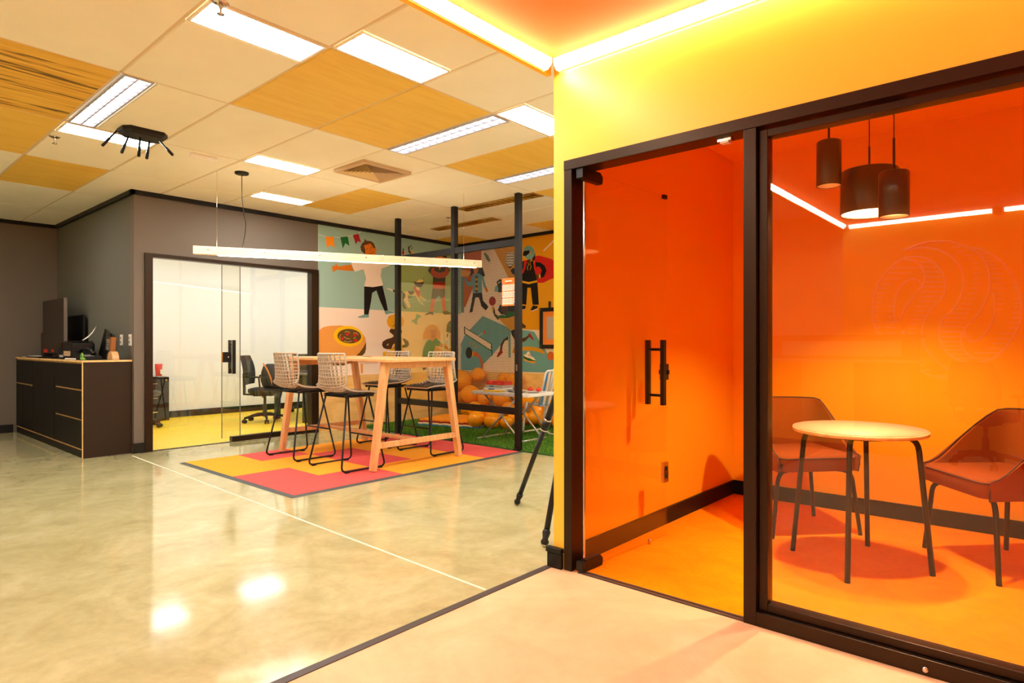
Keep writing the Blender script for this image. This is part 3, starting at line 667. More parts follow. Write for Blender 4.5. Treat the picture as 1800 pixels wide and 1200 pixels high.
MURAL_NORTH=[
('painted_field','dteal',[(-7490,2673),(-7421,2667),(-7421,1655),(-7490,1664)]),
('painted_field','rust',[(-7421,2665),(-7024,2657),(-7024,2347),(-7385,1752),(-7421,1744)]),
('painted_field','mustard',[(-6799,2701),(-6194,2702),(-6194,2099),(-6420,2128)]),
('painted_feather','dteal',[(-6976,2565),(-6921,2574),(-6867,2517),(-6823,2446),(-6853,2420),(-6907,2472),(-6948,2543)]),
('painted_vase','cream',[(-6474,2535),(-6325,2527),(-6316,2503),(-6334,2348),(-6407,2317),(-6484,2360)]),
('painted_vase','dteal',[(-6486,2517),(-6439,2499),(-6400,2508),(-6362,2493),(-6316,2505),(-6326,2519),(-6363,2509),(-6401,2524),(-6439,2514),(-6477,2530)]),
('painted_vase','dteal',[(-6486,2477),(-6439,2459),(-6400,2469),(-6362,2454),(-6316,2466),(-6326,2481),(-6363,2470),(-6401,2485),(-6439,2475),(-6477,2491)]),
('painted_vase','dteal',[(-6486,2438),(-6439,2420),(-6400,2430),(-6362,2416),(-6316,2427),(-6326,2442),(-6363,2431),(-6401,2446),(-6439,2436),(-6477,2452)]),
('painted_vase','dteal',[(-6486,2399),(-6439,2381),(-6400,2391),(-6362,2377),(-6316,2388),(-6326,2403),(-6363,2392),(-6401,2407),(-6439,2397),(-6477,2413)]),
('painted_vase','dteal',[(-6486,2360),(-6439,2342),(-6400,2352),(-6362,2338),(-6316,2350),(-6326,2364),(-6363,2354),(-6401,2368),(-6439,2358),(-6477,2374)]),
('painted_vase','dbrown',[(-6474,2336),(-6407,2317),(-6346,2330),(-6394,2283)]),
('painted_vase','black',[(-6394,2260),(-6331,2297),(-6268,2251),(-6268,2168),(-6356,2206)]),
('painted_walking_woman','black',[(-7220,2480),(-7156,2487),(-7086,2469),(-7059,2350),(-6989,2345),(-6939,2216),(-7017,2185),(-7072,2264),(-7199,2283),(-7284,2218),(-7255,2346)]),
('painted_walking_woman','skin',[(-7216,2363),(-7079,2352),(-7100,2285),(-7135,2264),(-7135,2220),(-7100,2217),(-7156,2221)]),
('painted_walking_woman','lorange',[(-7490,2291),(-7490,2348),(-7370,2335),(-7255,2307),(-7284,2250),(-7341,2234),(-7472,2244)]),
('painted_walking_woman','blue',[(-7170,2266),(-7241,2208),(-7248,2149),(-7320,2144),(-7370,2226),(-7407,2209),(-7370,2118),(-7291,2065),(-7213,2088),(-7220,1969),(-7000,1957),(-7006,2172),(-6962,2032),(-6905,2029),(-6976,2209),(-7066,2268)]),
('painted_walking_woman','dbrown',[(-7154,2231),(-7098,2227),(-7098,2188),(-7154,2192)]),
('painted_walking_woman','mustard',[(-7154,2194),(-7098,2190),(-7098,2151),(-7154,2155)]),
('painted_walking_woman','dbrown',[(-7154,2157),(-7098,2153),(-7098,2114),(-7154,2118)]),
('painted_walking_woman','mustard',[(-7154,2120),(-7098,2116),(-7098,2077),(-7154,2081)]),
('painted_walking_woman','dbrown',[(-7154,2083),(-7098,2079),(-7098,2040),(-7154,2044)]),
('painted_walking_woman','mustard',[(-7154,2046),(-7098,2042),(-7098,2003),(-7154,2007)]),
('painted_walking_woman','dbrown',[(-7154,2008),(-7098,2005),(-7098,1966),(-7154,1969)]),
('painted_walking_woman','skin',[(-6951,2029),(-6894,2032),(-6864,1971),(-6914,1957)]),
('painted_walking_woman','black',[(-7206,1965),(-7003,1955),(-6983,1833),(-6860,1732),(-6921,1674),(-7017,1747),(-7072,1886),(-7156,1890),(-7220,1663),(-7291,1650),(-7241,1815)]),
('painted_bust','black',[(-6686,2103),(-6627,2137),(-6523,2134),(-6523,1938),(-6653,1945),(-6666,2064)]),
('painted_bust','blue',[(-6730,1957),(-6719,2029),(-6679,2053),(-6644,2006),(-6650,1953)]),
('painted_bust','cream',[(-6649,2080),(-6590,2095),(-6598,2108),(-6657,2093)]),
('painted_table_tennis','blue',[(-6986,1593),(-6391,1385),(-6391,1320),(-6760,997),(-6979,831),(-7031,745),(-7490,728),(-7490,978),(-7490,979),(-7457,1152),(-7490,1043),(-7490,1152),(-7397,1296)]),
('painted_table_tennis','blue',[(-6435,1331),(-6388,1385),(-6388,949),(-6430,945)]),
('painted_table_tennis','cream',[(-7389,1407),(-6803,1151),(-6803,1050),(-7389,1320)]),
('painted_table_tennis','dgreen',[(-7402,1411),(-6801,1150),(-6792,1160),(-7392,1421)]),
('painted_table_tennis','dgreen',[(-7403,1314),(-6802,1042),(-6791,1054),(-7391,1326)]),
('painted_table_tennis','black',[(-7412,1431),(-7412,1310),(-7392,1309),(-7392,1431)]),
('painted_table_tennis','black',[(-6805,1161),(-6802,1048),(-6785,1007),(-6805,968),(-6787,964),(-6766,1007),(-6784,1049),(-6787,1161)]),
('painted_table_tennis','rust',[(-6920,1325),(-6930,1314),(-6944,1308),(-6959,1308),(-6970,1315),(-6975,1326),(-6973,1339),(-6963,1351),(-6949,1357),(-6934,1356),(-6922,1350),(-6917,1338)]),
('painted_table_tennis','cream',[(-7095,1272),(-6976,1324),(-6982,1331),(-7101,1278)]),
('painted_player_arm','rust',[(-7139,974),(-7083,942),(-7042,875),(-7025,807),(-7042,750),(-6990,744),(-6971,808),(-6990,886),(-7038,963),(-7103,1003)]),
('painted_player_arm','mustard',[(-7258,935),(-7224,1051),(-7181,1025),(-7184,972)]),
('painted_player_arm','black',[(-7222,1014),(-7226,986),(-7237,961),(-7254,940),(-7275,927),(-7299,922),(-7323,926),(-7345,939),(-7362,959),(-7373,985),(-7377,1013),(-7373,1041),(-7362,1067),(-7345,1087),(-7323,1100),(-7299,1105),(-7275,1100),(-7254,1087),(-7237,1067),(-7226,1042)]),
('painted_player_arm','rust',[(-7082,994),(-7087,977),(-7103,963),(-7126,955),(-7152,955),(-7175,962),(-7191,976),(-7197,993),(-7191,1011),(-7175,1025),(-7152,1033),(-7126,1033),(-7103,1025),(-7087,1011)]),
('painted_player_arm','mustard',[(-7294,1179),(-7259,1147),(-7241,1156),(-7277,1188)]),
('painted_player_arm','mustard',[(-7219,1136),(-7166,1172),(-7181,1183),(-7235,1146)]),
('painted_player_arm','mustard',[(-7176,1092),(-7108,1119),(-7118,1131),(-7186,1105)]),
('painted_running_girl','black',[(-6653,1669),(-6611,1748),(-6173,1730),(-6173,1593),(-6443,1599),(-6582,1604)]),
('painted_running_girl','dbrown',[(-6596,1743),(-6432,1736),(-6443,1621),(-6499,1581),(-6582,1646)]),
('painted_running_girl','dbrown',[(-6789,1705),(-6724,1712),(-6707,1620),(-6627,1562),(-6646,1514),(-6731,1588)]),
('painted_running_girl','mustard',[(-6639,1547),(-6443,1556),(-6347,1608),(-6173,1573),(-6173,1386),(-6388,1358),(-6554,1474)]),
('painted_running_girl','dgreen',[(-6653,1583),(-6554,1595),(-6499,1578),(-6430,1646),(-6320,1632),(-6173,1583),(-6307,1572),(-6443,1544),(-6639,1550)]),
('painted_running_girl','bred2',[(-6699,1810),(-6704,1787),(-6716,1766),(-6736,1751),(-6760,1744),(-6785,1745),(-6809,1754),(-6829,1771),(-6842,1793),(-6846,1817),(-6842,1841),(-6829,1862),(-6809,1877),(-6785,1884),(-6760,1882),(-6736,1873),(-6716,1856),(-6704,1835)]),
('painted_running_girl','mustard',[(-6782,1730),(-6746,1744),(-6738,1692),(-6767,1632)]),
('painted_running_girl','black',[(-6382,1350),(-6173,1406),(-6173,1170),(-6293,1205),(-6361,1290)]),
('painted_running_girl','dbrown',[(-6457,1251),(-6526,1231),(-6596,1140),(-6613,1044),(-6566,1045),(-6554,1130),(-6499,1201)]),
('painted_running_girl','black',[(-6492,1236),(-6436,1276),(-6441,1209),(-6506,1211)]),
('painted_running_girl','bred2',[(-6596,1057),(-6561,1055),(-6545,1024),(-6653,949),(-6677,952),(-6653,1008)]),
('painted_running_girl','mustard',[(-6354,1031),(-6320,1096),(-6226,1101),(-6226,973)]),
('painted_running_girl','dbrown',[(-6192,1496),(-6072,1414),(-6093,1383),(-6135,1389),(-6192,1395)]),
('painted_field','ochre',[(-6284,2745),(-4571,2743),(-4571,1353),(-5542,1370),(-5801,1355),(-6284,1382)]),
('painted_field','blue',[(-6206,1362),(-6023,1347),(-5912,1328),(-5776,1147),(-5663,1045),(-5591,1026),(-4742,994),(-4742,757),(-6206,741)]),
('painted_field','cream',[(-5912,1328),(-5763,1342),(-4742,1336),(-4742,994),(-5656,1010),(-5776,1147)]),
('painted_running_girl','dbrown',[(-6192,1496),(-6072,1414),(-6093,1383),(-6135,1389),(-6192,1395)]),
('painted_running_girl','dbrown',[(-6206,1221),(-6079,1252),(-6023,1283),(-6006,1262),(-6079,1200),(-6206,1158)]),
('painted_running_girl','bred2',[(-6032,1302),(-5999,1310),(-5909,1207),(-5940,1212),(-6016,1260)]),
('painted_helmet_rider','bred',[(-5903,2428),(-5820,2430),(-5615,2368),(-5469,2304),(-5469,2098),(-5615,2071),(-5739,2031),(-5852,2037),(-5858,2068),(-5903,2177),(-5929,2266)]),
('painted_helmet_rider','black',[(-6230,2344),(-6097,2387),(-6045,2382),(-6006,2350),(-5929,2372),(-5922,2265),(-5890,2176),(-5858,2068),(-6019,2057),(-6230,2092)]),
('painted_helmet_rider','dbrown',[(-6055,2393),(-5965,2385),(-6006,2348)]),
('painted_helmet_rider','black',[(-5954,2394),(-5916,2477),(-5895,2468),(-5900,2379),(-5941,2349)]),
('painted_helmet_rider','teald',[(-5907,2493),(-5906,2466),(-5912,2442),(-5925,2420),(-5945,2404),(-5970,2393),(-5997,2389),(-6027,2392),(-6055,2402),(-6082,2418),(-6103,2439),(-6119,2464),(-6128,2491),(-6129,2517),(-6122,2543),(-6109,2564),(-6089,2581),(-6064,2591),(-6035,2595),(-6006,2591),(-5978,2581),(-5952,2565),(-5931,2544),(-5915,2519)]),
('painted_helmet_rider','black',[(-6134,2488),(-6117,2521),(-6003,2522),(-6009,2481),(-6078,2444),(-6134,2454)]),
('painted_helmet_rider','rust',[(-5952,2485),(-5954,2476),(-5961,2470),(-5971,2469),(-5981,2472),(-5988,2479),(-5990,2488),(-5988,2497),(-5981,2502),(-5971,2504),(-5961,2501),(-5954,2494)]),
('painted_helmet_rider','bred',[(-6111,2383),(-6049,2383),(-6088,2259),(-6128,2192),(-6159,2204),(-6117,2291)]),
('painted_helmet_rider','black',[(-5890,2342),(-5801,2328),(-5714,2273),(-5680,2199),(-5726,2116),(-5795,2100),(-5789,2169),(-5768,2215),(-5814,2268),(-5871,2271),(-5865,2230),(-5888,2291)]),
('painted_helmet_rider','brown',[(-5875,2165),(-5827,2167),(-5824,2092),(-5871,2107)]),
('painted_helmet_rider','gold',[(-5829,2170),(-5793,2140),(-5793,2100),(-5817,2102)]),
('painted_helmet_rider','black',[(-6230,2078),(-6019,2030),(-5852,2046),(-5824,1720),(-5944,1723),(-5980,1974),(-6045,1978),(-6069,1730),(-6230,1747)]),
('painted_helmet_rider','gold',[(-6230,2107),(-6019,2059),(-5857,2074),(-5857,2047),(-6019,2028),(-6230,2078)]),
('painted_helmet_rider','gold',[(-6040,2352),(-6027,2313),(-6050,2276),(-6042,2233),(-6033,2234),(-6041,2274),(-6018,2312),(-6031,2353)]),
('painted_helmet_rider','gold',[(-5988,2349),(-6003,2320),(-5976,2289),(-5997,2236),(-5989,2234),(-5967,2288),(-5994,2320),(-5980,2346)]),
('painted_helmet_rider','black',[(-6206,1718),(-6079,1715),(-6086,1669),(-6206,1656)]),
('painted_helmet_rider','black',[(-5940,1712),(-5849,1703),(-5849,1670),(-5974,1636),(-5981,1655)]),
('painted_helmet_rider','cream',[(-5977,1629),(-5910,1637),(-5844,1660),(-5849,1668),(-5914,1646),(-5980,1638)]),
('painted_helmet_rider','cream',[(-6205,1648),(-6083,1661),(-6086,1670),(-6207,1657)]),
('painted_flute','cream',[(-5745,2495),(-5609,2585),(-5469,2678),(-5455,2658),(-5603,2559),(-5724,2483)]),
('painted_stroke','mustard',[(-6142,1105),(-6051,1118),(-5912,1108),(-5776,1080),(-5712,1040),(-5723,1002),(-5830,1039),(-5967,1056),(-6142,1055)]),
('painted_sneaker','dgreen',[(-6121,988),(-6065,972),(-5981,939),(-5877,914),(-5882,897),(-6023,905),(-6121,939)]),
('painted_sneaker','white',[(-6118,995),(-6072,999),(-6044,1038),(-6009,1045),(-5995,1012),(-5940,969),(-5878,912),(-5940,921),(-5995,944),(-6058,954),(-6107,974)]),
('painted_sneaker','lorange',[(-6121,942),(-6023,907),(-5878,901),(-5885,877),(-5953,871),(-6107,910)]),
('painted_sneaker','black',[(-6018,978),(-5998,1004),(-6008,1008),(-6028,982)]),
('painted_sneaker','black',[(-5987,968),(-5968,993),(-5978,998),(-5997,972)]),
('painted_sneaker','black',[(-5956,958),(-5936,983),(-5946,988),(-5965,962)]),
('painted_ball','rust',[(-5536,984),(-5540,962),(-5551,943),(-5568,929),(-5590,921),(-5612,921),(-5634,928),(-5651,942),(-5663,961),(-5667,982),(-5663,1004),(-5651,1023),(-5634,1037),(-5612,1045),(-5590,1045),(-5568,1038),(-5551,1024),(-5540,1005)]),
('painted_spot','dgreen',[(-5752,1556),(-5755,1545),(-5764,1537),(-5776,1534),(-5788,1538),(-5797,1546),(-5801,1558),(-5797,1569),(-5788,1577),(-5776,1579),(-5764,1576),(-5755,1568)]),
]

def mural(name, label, data, plane, bg):
    r = thing(name, label, 'mural', (XW, 5.5, .73) if plane == 'X' else (-5, YN, .73))
    sgn = 1 if plane == 'X' else -1; base = XW if plane == 'X' else YN
    def P(a, b, h): return (base + sgn * h, a, b) if plane == 'X' else (a, base + sgn * h, b)
    mb = MB()
    for (a0, a1, b0, b1), col in bg:
        mb.add([P(a0, b0, .0015), P(a1, b0, .0015), P(a1, b1, .0015), P(a0, b1, .0015)], [(0, 1, 2, 3)], 'paint_' + col)
    build('painted_ground', mb, r)
    parts = {}
    for k, (nm, col, pts) in enumerate(data):
        mb = parts.setdefault(nm, MB()); h = .0022 + .00012 * k
        mb.add([P(a / 1000, b / 1000, h) for a, b in pts], [tuple(range(len(pts)))], 'paint_' + col)
    for nm, mb in parts.items():
        build(nm, mb, r)
    return r
mural('wall_painting', 'painted wall with man in white shirt, dog and drum beside the office', MURAL_WEST, 'X', [((4.301, YN - .001, 1.635, H - .045), 'teal'), ((4.301, YN - .001, .725, 1.635), 'white')])
mural('wall_painting', 'painted wall with helmet rider and table tennis behind the balloons', MURAL_NORTH, 'Y', [((XW + .001, XE - .08, .725, H - .045), 'cream')])

# ------------------------------------------------------------------ rug and turf
RX0, RX1, RY0, RY1 = -6.5, -4.43, 2.345, 4.83
rug = thing('tiled_rug', 'orange and red carpet tile rug under the tall oak table', 'rug', ((RX0 + RX1) / 2, (RY0 + RY1) / 2, 0))
e = MB()
ex, ez = .035, .012
ring_o = [(RX0 - ex, RY0 - ex), (RX1 + ex, RY0 - ex), (RX1 + ex, RY1 + ex), (RX0 - ex, RY1 + ex)]; ring_i = [(RX0, RY0), (RX1, RY0), (RX1, RY1), (RX0, RY1)]
e.add([(x, y, .001) for x, y in ring_o] + [(x, y, ez) for x, y in ring_i], [(i, (i + 1) % 4, 4 + (i + 1) % 4, 4 + i) for i in range(4)], 'rug_edge')
build('edge_trim', e, rug)
TX, TY = (RX1 - RX0) / 4, (RY1 - RY0) / 5
RUG = ['OORR', 'ROOR', 'ORRO', 'OOOO', 'RRRR']
for j in range(5):
    for i in range(4):
        m = 'rug_red' if RUG[j][i] == 'R' else 'rug_orange'
        build('carpet_tile', B((RX0 + i * TX + .0012, RY0 + j * TY + .0012, .001), (RX0 + (i + 1) * TX - .0012, RY0 + (j + 1) * TY - .0012, .013), m), rug)
turf = sroot('turf', None, (-4.9, 5.85, 0)); turf['kind'] = 'stuff'; tag(turf, 'green artificial turf in the play corner', 'artificial grass')
outl = [(-7.2, 4.93), (-6.9, 4.885), (-6.3, 4.87), (-2.12, 4.87), (-2.12, YN - .02), (XW + .02, YN - .02), (XW + .02, 5.0)]
outl = [(XW + .02, 4.96), (-7.2, 4.93), (-6.75, 4.90), (-6.2, 4.885), (-2.12, 4.87), (-2.12, YN - .02), (XW + .02, YN - .02)]
build('turf_backing', MB().prism(outl, .0, .012, 'turf_base'), turf)['kind'] = 'stuff'
rng = np.random.default_rng(3)
N = 60000
bx = rng.uniform(XW + .03, -3.6, N); by = rng.uniform(4.9, YN - .03, N)
keep = by > np.interp(bx, [-7.48, -7.2, -6.75, -6.2, -2.1], [4.965, 4.935, 4.905, 4.89, 4.875]); 
qa = math.radians(14); ux = (bx + 6.62) * math.cos(qa) + (by - 6.02) * math.sin(qa); uy = -(bx + 6.62) * math.sin(qa) + (by - 6.02) * math.cos(qa); keep &= ~((abs(ux) < .54) & (uy > -.46) & (uy < .38))
bx, by = bx[keep], by[keep]; N = len(bx)
an = rng.uniform(0, 2 * np.pi, N); hh = rng.uniform(.022, .042, N); lx = rng.normal(0, .012, N); ly = rng.normal(0, .012, N)
V = np.zeros((N, 3, 3)); wv = .0035
V[:, 0] = np.stack([bx - wv * np.cos(an), by - wv * np.sin(an), np.full(N, .01)], 1); V[:, 1] = np.stack([bx + wv * np.cos(an), by + wv * np.sin(an), np.full(N, .01)], 1)
V[:, 2] = np.stack([bx + lx, by + ly, .01 + hh], 1)
V -= np.array([-4.9, 5.85, 0])
me = bpy.data.meshes.new('grass_blades'); me.vertices.add(N * 3); me.vertices.foreach_set('co', V.ravel().astype(np.float32))
me.loops.add(N * 3); me.loops.foreach_set('vertex_index', np.arange(N * 3)); me.polygons.add(N); me.polygons.foreach_set('loop_start', np.arange(N) * 3); me.polygons.foreach_set('loop_total', np.full(N, 3))
me.materials.append(MATS['turf_green']); me.materials.append(MATS['turf_light']); me.polygons.foreach_set('material_index', (rng.random(N) < .22).astype(np.int32)); me.update(calc_edges=True)
gb = bpy.data.objects.new('grass_blades', me); gb.parent = turf; gb['kind'] = 'stuff'; COL.objects.link(gb)

# ------------------------------------------------------------------ tall table
tx0, tx1, ty0, ty1, TZ = -6.46, -4.58, 3.29, 4.14, 1.012
tb = thing('bar_table', 'tall oak table with A-shaped ends standing on the tiled rug', 'table', ((tx0 + tx1) / 2, (ty0 + ty1) / 2, 0.013))
build('tabletop', MB().prism(rrect(tx0, ty0, tx1, ty1, .11, 6), TZ - .03, TZ, 'oak_top'), tb, .006)
LEGS = []
for x, s in ((-6.34, -1), (-4.71, 1)):
    for yf, yt in ((3.225, 3.36), (4.235, 4.08)):
        build('leg', MB().bar((x, yf, .016), (x - s * .005, yt, TZ - .03), .046, .066, 'oak_light', up=(1, 0, 0), w2=.06, d2=.07), tb, .005)
        fo = MB().box((x - .015, yf - .012, .013), (x + .015, yf + .012, .018), 'black_metal'); build('foot_pad', fo, tb)
    build('end_stretcher', MB().bar((x, 3.255, .235), (x, 4.205, .235), .045, .05, 'oak_light', up=(0, 0, 1)), tb, .004)
    build('top_rail', MB().bar((x, 3.35, TZ - .06), (x, 4.09, TZ - .06), .035, .06, 'oak_light', up=(0, 0, 1)), tb, .004)
build('long_stretcher', MB().bar((-6.32, 3.73, .235), (-4.73, 3.73, .235), .05, .03, 'oak_light'), tb, .004)
build('cable_grommet', MB().lathe([(0, 0), (.045, 0), (.045, .003), (0, .003)], 'black_metal', 20, (-5.75, 3.86, TZ)), tb)

# ------------------------------------------------------------------ lattice bar stools
def shell_pt(u, v):
    """u across -1..1, v along the profile 0 (top of back) .. 1 (seat front)"""
    prof = [(-.245, 1.045), (-.228, .96), (-.214, .88), (-.200, .80), (-.172, .735), (-.115, .70), (-.02, .688), (.10, .690), (.20, .684)]
    L = len(prof) - 1; t = min(v * L, L - 1e-6); k = int(t); f = t - k
    def cr(a, b, c, d): return .5 * ((2 * b) + (c - a) * f + (2 * a - 5 * b + 4 * c - d) * f * f + (3 * b - a - 3 * c + d) * f ** 3)
    g = lambda i: prof[max(0, min(L, i))]
    y = cr(g(k - 1)[0], g(k)[0], g(k + 1)[0], g(k + 2)[0]); z = cr(g(k - 1)[1], g(k)[1], g(k + 1)[1], g(k + 2)[1])
    back = max(0, 1 - v / .5); seat = max(0, (v - .4) / .6)
    hw = .2 + .022 * math.sin(math.pi * min(1, v * 1.1)) - .015 * seat
    wrap = .115 * (back ** .5) * (1 - .15 * back)
    return (u * hw, y + wrap * u * u * abs(u) ** .3, z + (.03 * u ** 4 * max(0, 1 - abs(v - .6) / .4)) )
def stool():
    r = thing('bar_stool', 'x', 'stool', group='lattice bar stools around the tall table')
    lat = MB(); NR, NC = 19, 11; hn, hd = .0037, .0115
    def nrm(u, v):
        e = .01; a_ = Vector(shell_pt(min(u + e, 1), v)) - Vector(shell_pt(max(u - e, -1), v)); b_ = Vector(shell_pt(u, min(v + e, 1))) - Vector(shell_pt(u, max(v - e, 0)))
        return a_.cross(b_).normalized()
    def rib(uv, mat='lattice_plastic'):
        P = [Vector(shell_pt(*q)) for q in uv]; N_ = [nrm(*q) for q in uv]; vs = []; n_ = len(P)
        for i in range(n_):
            t = (P[min(i + 1, n_ - 1)] - P[max(i - 1, 0)]).normalized(); w_ = t.cross(N_[i]).normalized()
            for s1_, s2_ in ((-1, -1), (1, -1), (1, 1), (-1, 1)): vs.append(P[i] + w_ * hn * s1_ + N_[i] * hd * s2_)
        lat.add(vs, [(i * 4 + k, i * 4 + (k + 1) % 4, (i + 1) * 4 + (k + 1) % 4, (i + 1) * 4 + k) for i in range(n_ - 1) for k in range(4)], mat)
    for i in range(1, NR): rib([(-1 + 2 * k / 12, i / NR) for k in range(13)], 'lattice_plastic' if i / NR < .58 else 'lattice_seat')
    for j in range(1, NC):
        u_ = -1 + 2 * j / NC; rib([(u_, k / 26) for k in range(16)]); rib([(u_, k / 26) for k in range(15, 27)], 'lattice_seat')
    build('lattice_shell', lat, r, local=True)
    rim = MB(); path = [shell_pt(-1 + 2 * k / 12, 0) for k in range(13)] + [shell_pt(1, k / 24) for k in range(1, 25)] + [shell_pt(1 - 2 * k / 12, 1) for k in range(1, 13)] + [shell_pt(-1, 1 - k / 24) for k in range(1, 24)]
    rim.tube(path, .009, 'lattice_plastic', 6, closed=True)
    build('shell_rim', rim, r, local=True)
    build('seat_plate', MB().prism(rrect(-.185, -.13, .185, .195, .05, 4), .668, .672, 'black_metal'), r, local=True)
    uf = MB(); z = .658
    for x in (-.17, .17): uf.tube([(x, -.125, z), (x, .17, z)], .009, 'black_metal', 8)
    for y in (-.11, .02, .15): uf.tube([(-.17, y, z), (.17, y, z)], .008, 'black_metal', 8)
    uf.tube(fillet([(-.185, -.12, .676), (-.19, .19, .676), (.19, .19, .676), (.185, -.12, .676)], .05), .006, 'black_metal', 6)
    build('seat_frame', uf, r, local=True)
    for s in (-1, 1):
        p = [(s * .17, -.11, z), (s * .275, -.225, .014), (s * .275, .225, .014), (s * .17, .12, z)]
        build('sled_leg', MB().tube(fillet(p, .05, 5), .0085, 'black_metal', 8), r, local=True)
        for y in (-.17, .17): build('glide', B((s * .275 - .011, y - .02, 0.001), (s * .275 + .011, y + .02, .01), 'black_metal'), r, .002, local=True)
    yf = .12 + (.225 - .12) * .6; xf = .17 + (.105) * .6
    build('footrest', MB().tube([(-xf, yf, .275), (xf, yf, .275)], .008, 'black_metal', 8), r, local=True)
    return r
st = stool(); st['label'] = 'lattice bar stool standing nearest the glazed office'; st.location = (-5.935, 3.215, .013)
dup(st, (-5.1, 3.21, .013), 0, 'lattice bar stool next to the front corner leg of the tall table')
dup(st, (-5.905, 4.235, .013), math.pi, 'lattice bar stool across the tall table in front of the yellow glass screen post')
dup(st, (-5.15, 4.235, .013), math.pi, 'lattice bar stool across the tall table beside the perforated screen')

# ------------------------------------------------------------------ linear wooden pendant
pA, pB = Vector((-6.175, 2.302, 0)), Vector((-4.849, 4.687, 0)); dirn = (pB - pA).normalized(); nn = Vector((-dirn.y, dirn.x, 0))
pl = thing('linear_pendant', 'long pale pine beam pendant lamp hanging above the tall table', 'pendant lamp', (pA + pB) / 2 + Vector((0, 0, H)))
mid = pA + (pB - pA) * .62
for a, b in ((pA, mid - dirn * .002), (mid + dirn * .002, pB)):
    build('beam', MB().bar(a + Vector((0, 0, 2.012)), b + Vector((0, 0, 2.012)), .055, .076, 'pine_beam'), pl, .003)
build('light_line', MB().bar(pA + dirn * .2 + Vector((0, 0, 1.9725)), pB - dirn * .06 + Vector((0, 0, 1.9725)), .04, .005, 'lamp_line'), pl)
up = MB().bar(pA + dirn * .12 + Vector((0, 0, 2.0485)), pB - dirn * .12 + Vector((0, 0, 2.0485)), .03, .004, 'lamp_line'); build('top_light_line', up, pl)
for t in (.045, .22, .40, .56, .70, .86, .97):
    c = pA + (pB - pA) * t + Vector((0, 0, 2.018)); build('knot', MB().tube([c - nn * .0285, c - nn * .0278], .008, 'vent_tan', 8), pl)
for a in (Vector((-6.075, 2.465, 0)), Vector((-4.944, 4.518, 0))):
    k = (a - pA).dot(dirn); c = pA + dirn * k
    build('suspension_wire', MB().tube([c + Vector((0, 0, 2.05)), c + Vector((0, 0, H))], .0014, 'chrome', 5), pl)
cb = Vector((-5.953, 2.639, 0)); cl = pA + dirn * (cb - pA).dot(dirn)
build('canopy', MB().lathe([(0, -.02), (.055, -.02), (.06, -.014), (.06, 0), (0, 0)], 'black_metal', 24, (cb.x, cb.y, H)), pl)
build('power_cord', MB().tube([cb + Vector((0, 0, H - .02)), cb + Vector((.004, .0, 2.52)), cb + Vector((.012, .015, 2.36)), cb + Vector((.02, .03, 2.28)), cl * .6 + cb * .4 + Vector((.02, .02, 2.18)), cl + Vector((0, 0, 2.05))], .0035, 'black_metal', 6), pl)

# ------------------------------------------------------------------ black cabinet with things on it
CX0, CX1, CY0, CY1, CZ = XL + .005, -7.545, 1.79, 2.215, .985
cab = thing('cabinet', 'long black cabinet with light plywood edges against the grey wall', 'cabinet', ((CX0 + CX1) / 2, (CY0 + CY1) / 2, 0))
build('carcass', B((CX0, CY0 + .016, .07), (CX1 - .018, CY1, CZ - .022), 'birch_ply'), cab)
build('plinth', B((CX0, CY0 + .006, 0), (CX1 - .018, CY1, .07), 'laminate_black'), cab)
build('side_panel', B((CX1 - .018, CY0 + .004, 0), (CX1, CY1, CZ - .022), 'laminate_brown'), cab)
build('side_panel_edge', B((CX1 - .018, CY0 - .002, 0), (CX1 + .0005, CY0 + .004, CZ - .022), 'birch_ply'), cab)
build('worktop', B((CX0, CY0 - .006, CZ - .022), (CX1 + .008, CY1, CZ - .002), 'birch_ply'), cab)
build('worktop_face', B((CX0, CY0 - .002, CZ - .002), (CX1 + .004, CY1, CZ), 'laminate_black'), cab)
g = .009; s1, s2, s0 = -9.65, -8.64, CX0
def front(nm, x0, x1, z0, z1, g0=g, g1=g): return build(nm, B((x0 + g0, CY0, z0), (x1 - g1, CY0 + .016, z1), 'laminate_black'), cab, .0015)
front('drawer', s0, s1, .655, .945, .012, .004); front('door', s0, -10.155, .092, .638, .012, .002); dd = front('door', -10.155, s1, .092, .638, .003, .004)
build('pull_tab', B((-9.70, CY0 - .008, .632), (-9.665, CY0 - .0, .642), 'chrome'), dd)
front('door', s1, -9.148, .092, .945, .004, .002); front('door', -9.148, s2, .092, .945, .003, .006)
front('drawer', s2, CX1 - .018, .69, .945, .008, .004); front('drawer', s2, CX1 - .018, .39, .672, .008, .004); front('drawer', s2, CX1 - .018, .092, .372, .008, .004)
# what stands on it
tv = thing('monitor', 'large dark flat monitor standing on the black cabinet', 'monitor', (-9.5, 1.97, CZ))
tvb = MB().box((-10.14, 1.985, 1.035), (-9.13, 2.015, 1.70), 'screen_brown'); build('panel', tvb, tv, .004)
build('bezel_edge', B((-9.13, 1.983, 1.035), (-9.124, 2.017, 1.70), 'glass_lead'), tv)
build('stand', MB().box((-9.75, 1.9, CZ), (-9.25, 2.08, CZ + .012), 'black_metal').box((-9.6, 2.017, CZ + .012), (-9.4, 2.04, 1.3), 'black_metal'), tv, .002)
build('sticker', B((-10.08, 1.982, 1.045), (-9.9, 1.985, 1.085), 'red_plastic'), tv); build('sticker', B((-9.68, 1.982, 1.05), (-9.6, 1.985, 1.08), 'red_plastic'), tv)
sp_ = thing('speaker', 'slim black speaker behind the monitor at the cabinet end', 'speaker', (-10.37, 2.07, CZ))
build('body', B((-10.45, 2.03, CZ), (-10.3, 2.12, 1.30), 'black_metal'), sp_, .006); build('grille', B((-10.44, 2.026, 1.0), (-10.31, 2.03, 1.28), 'screen_brown'), sp_, .002)
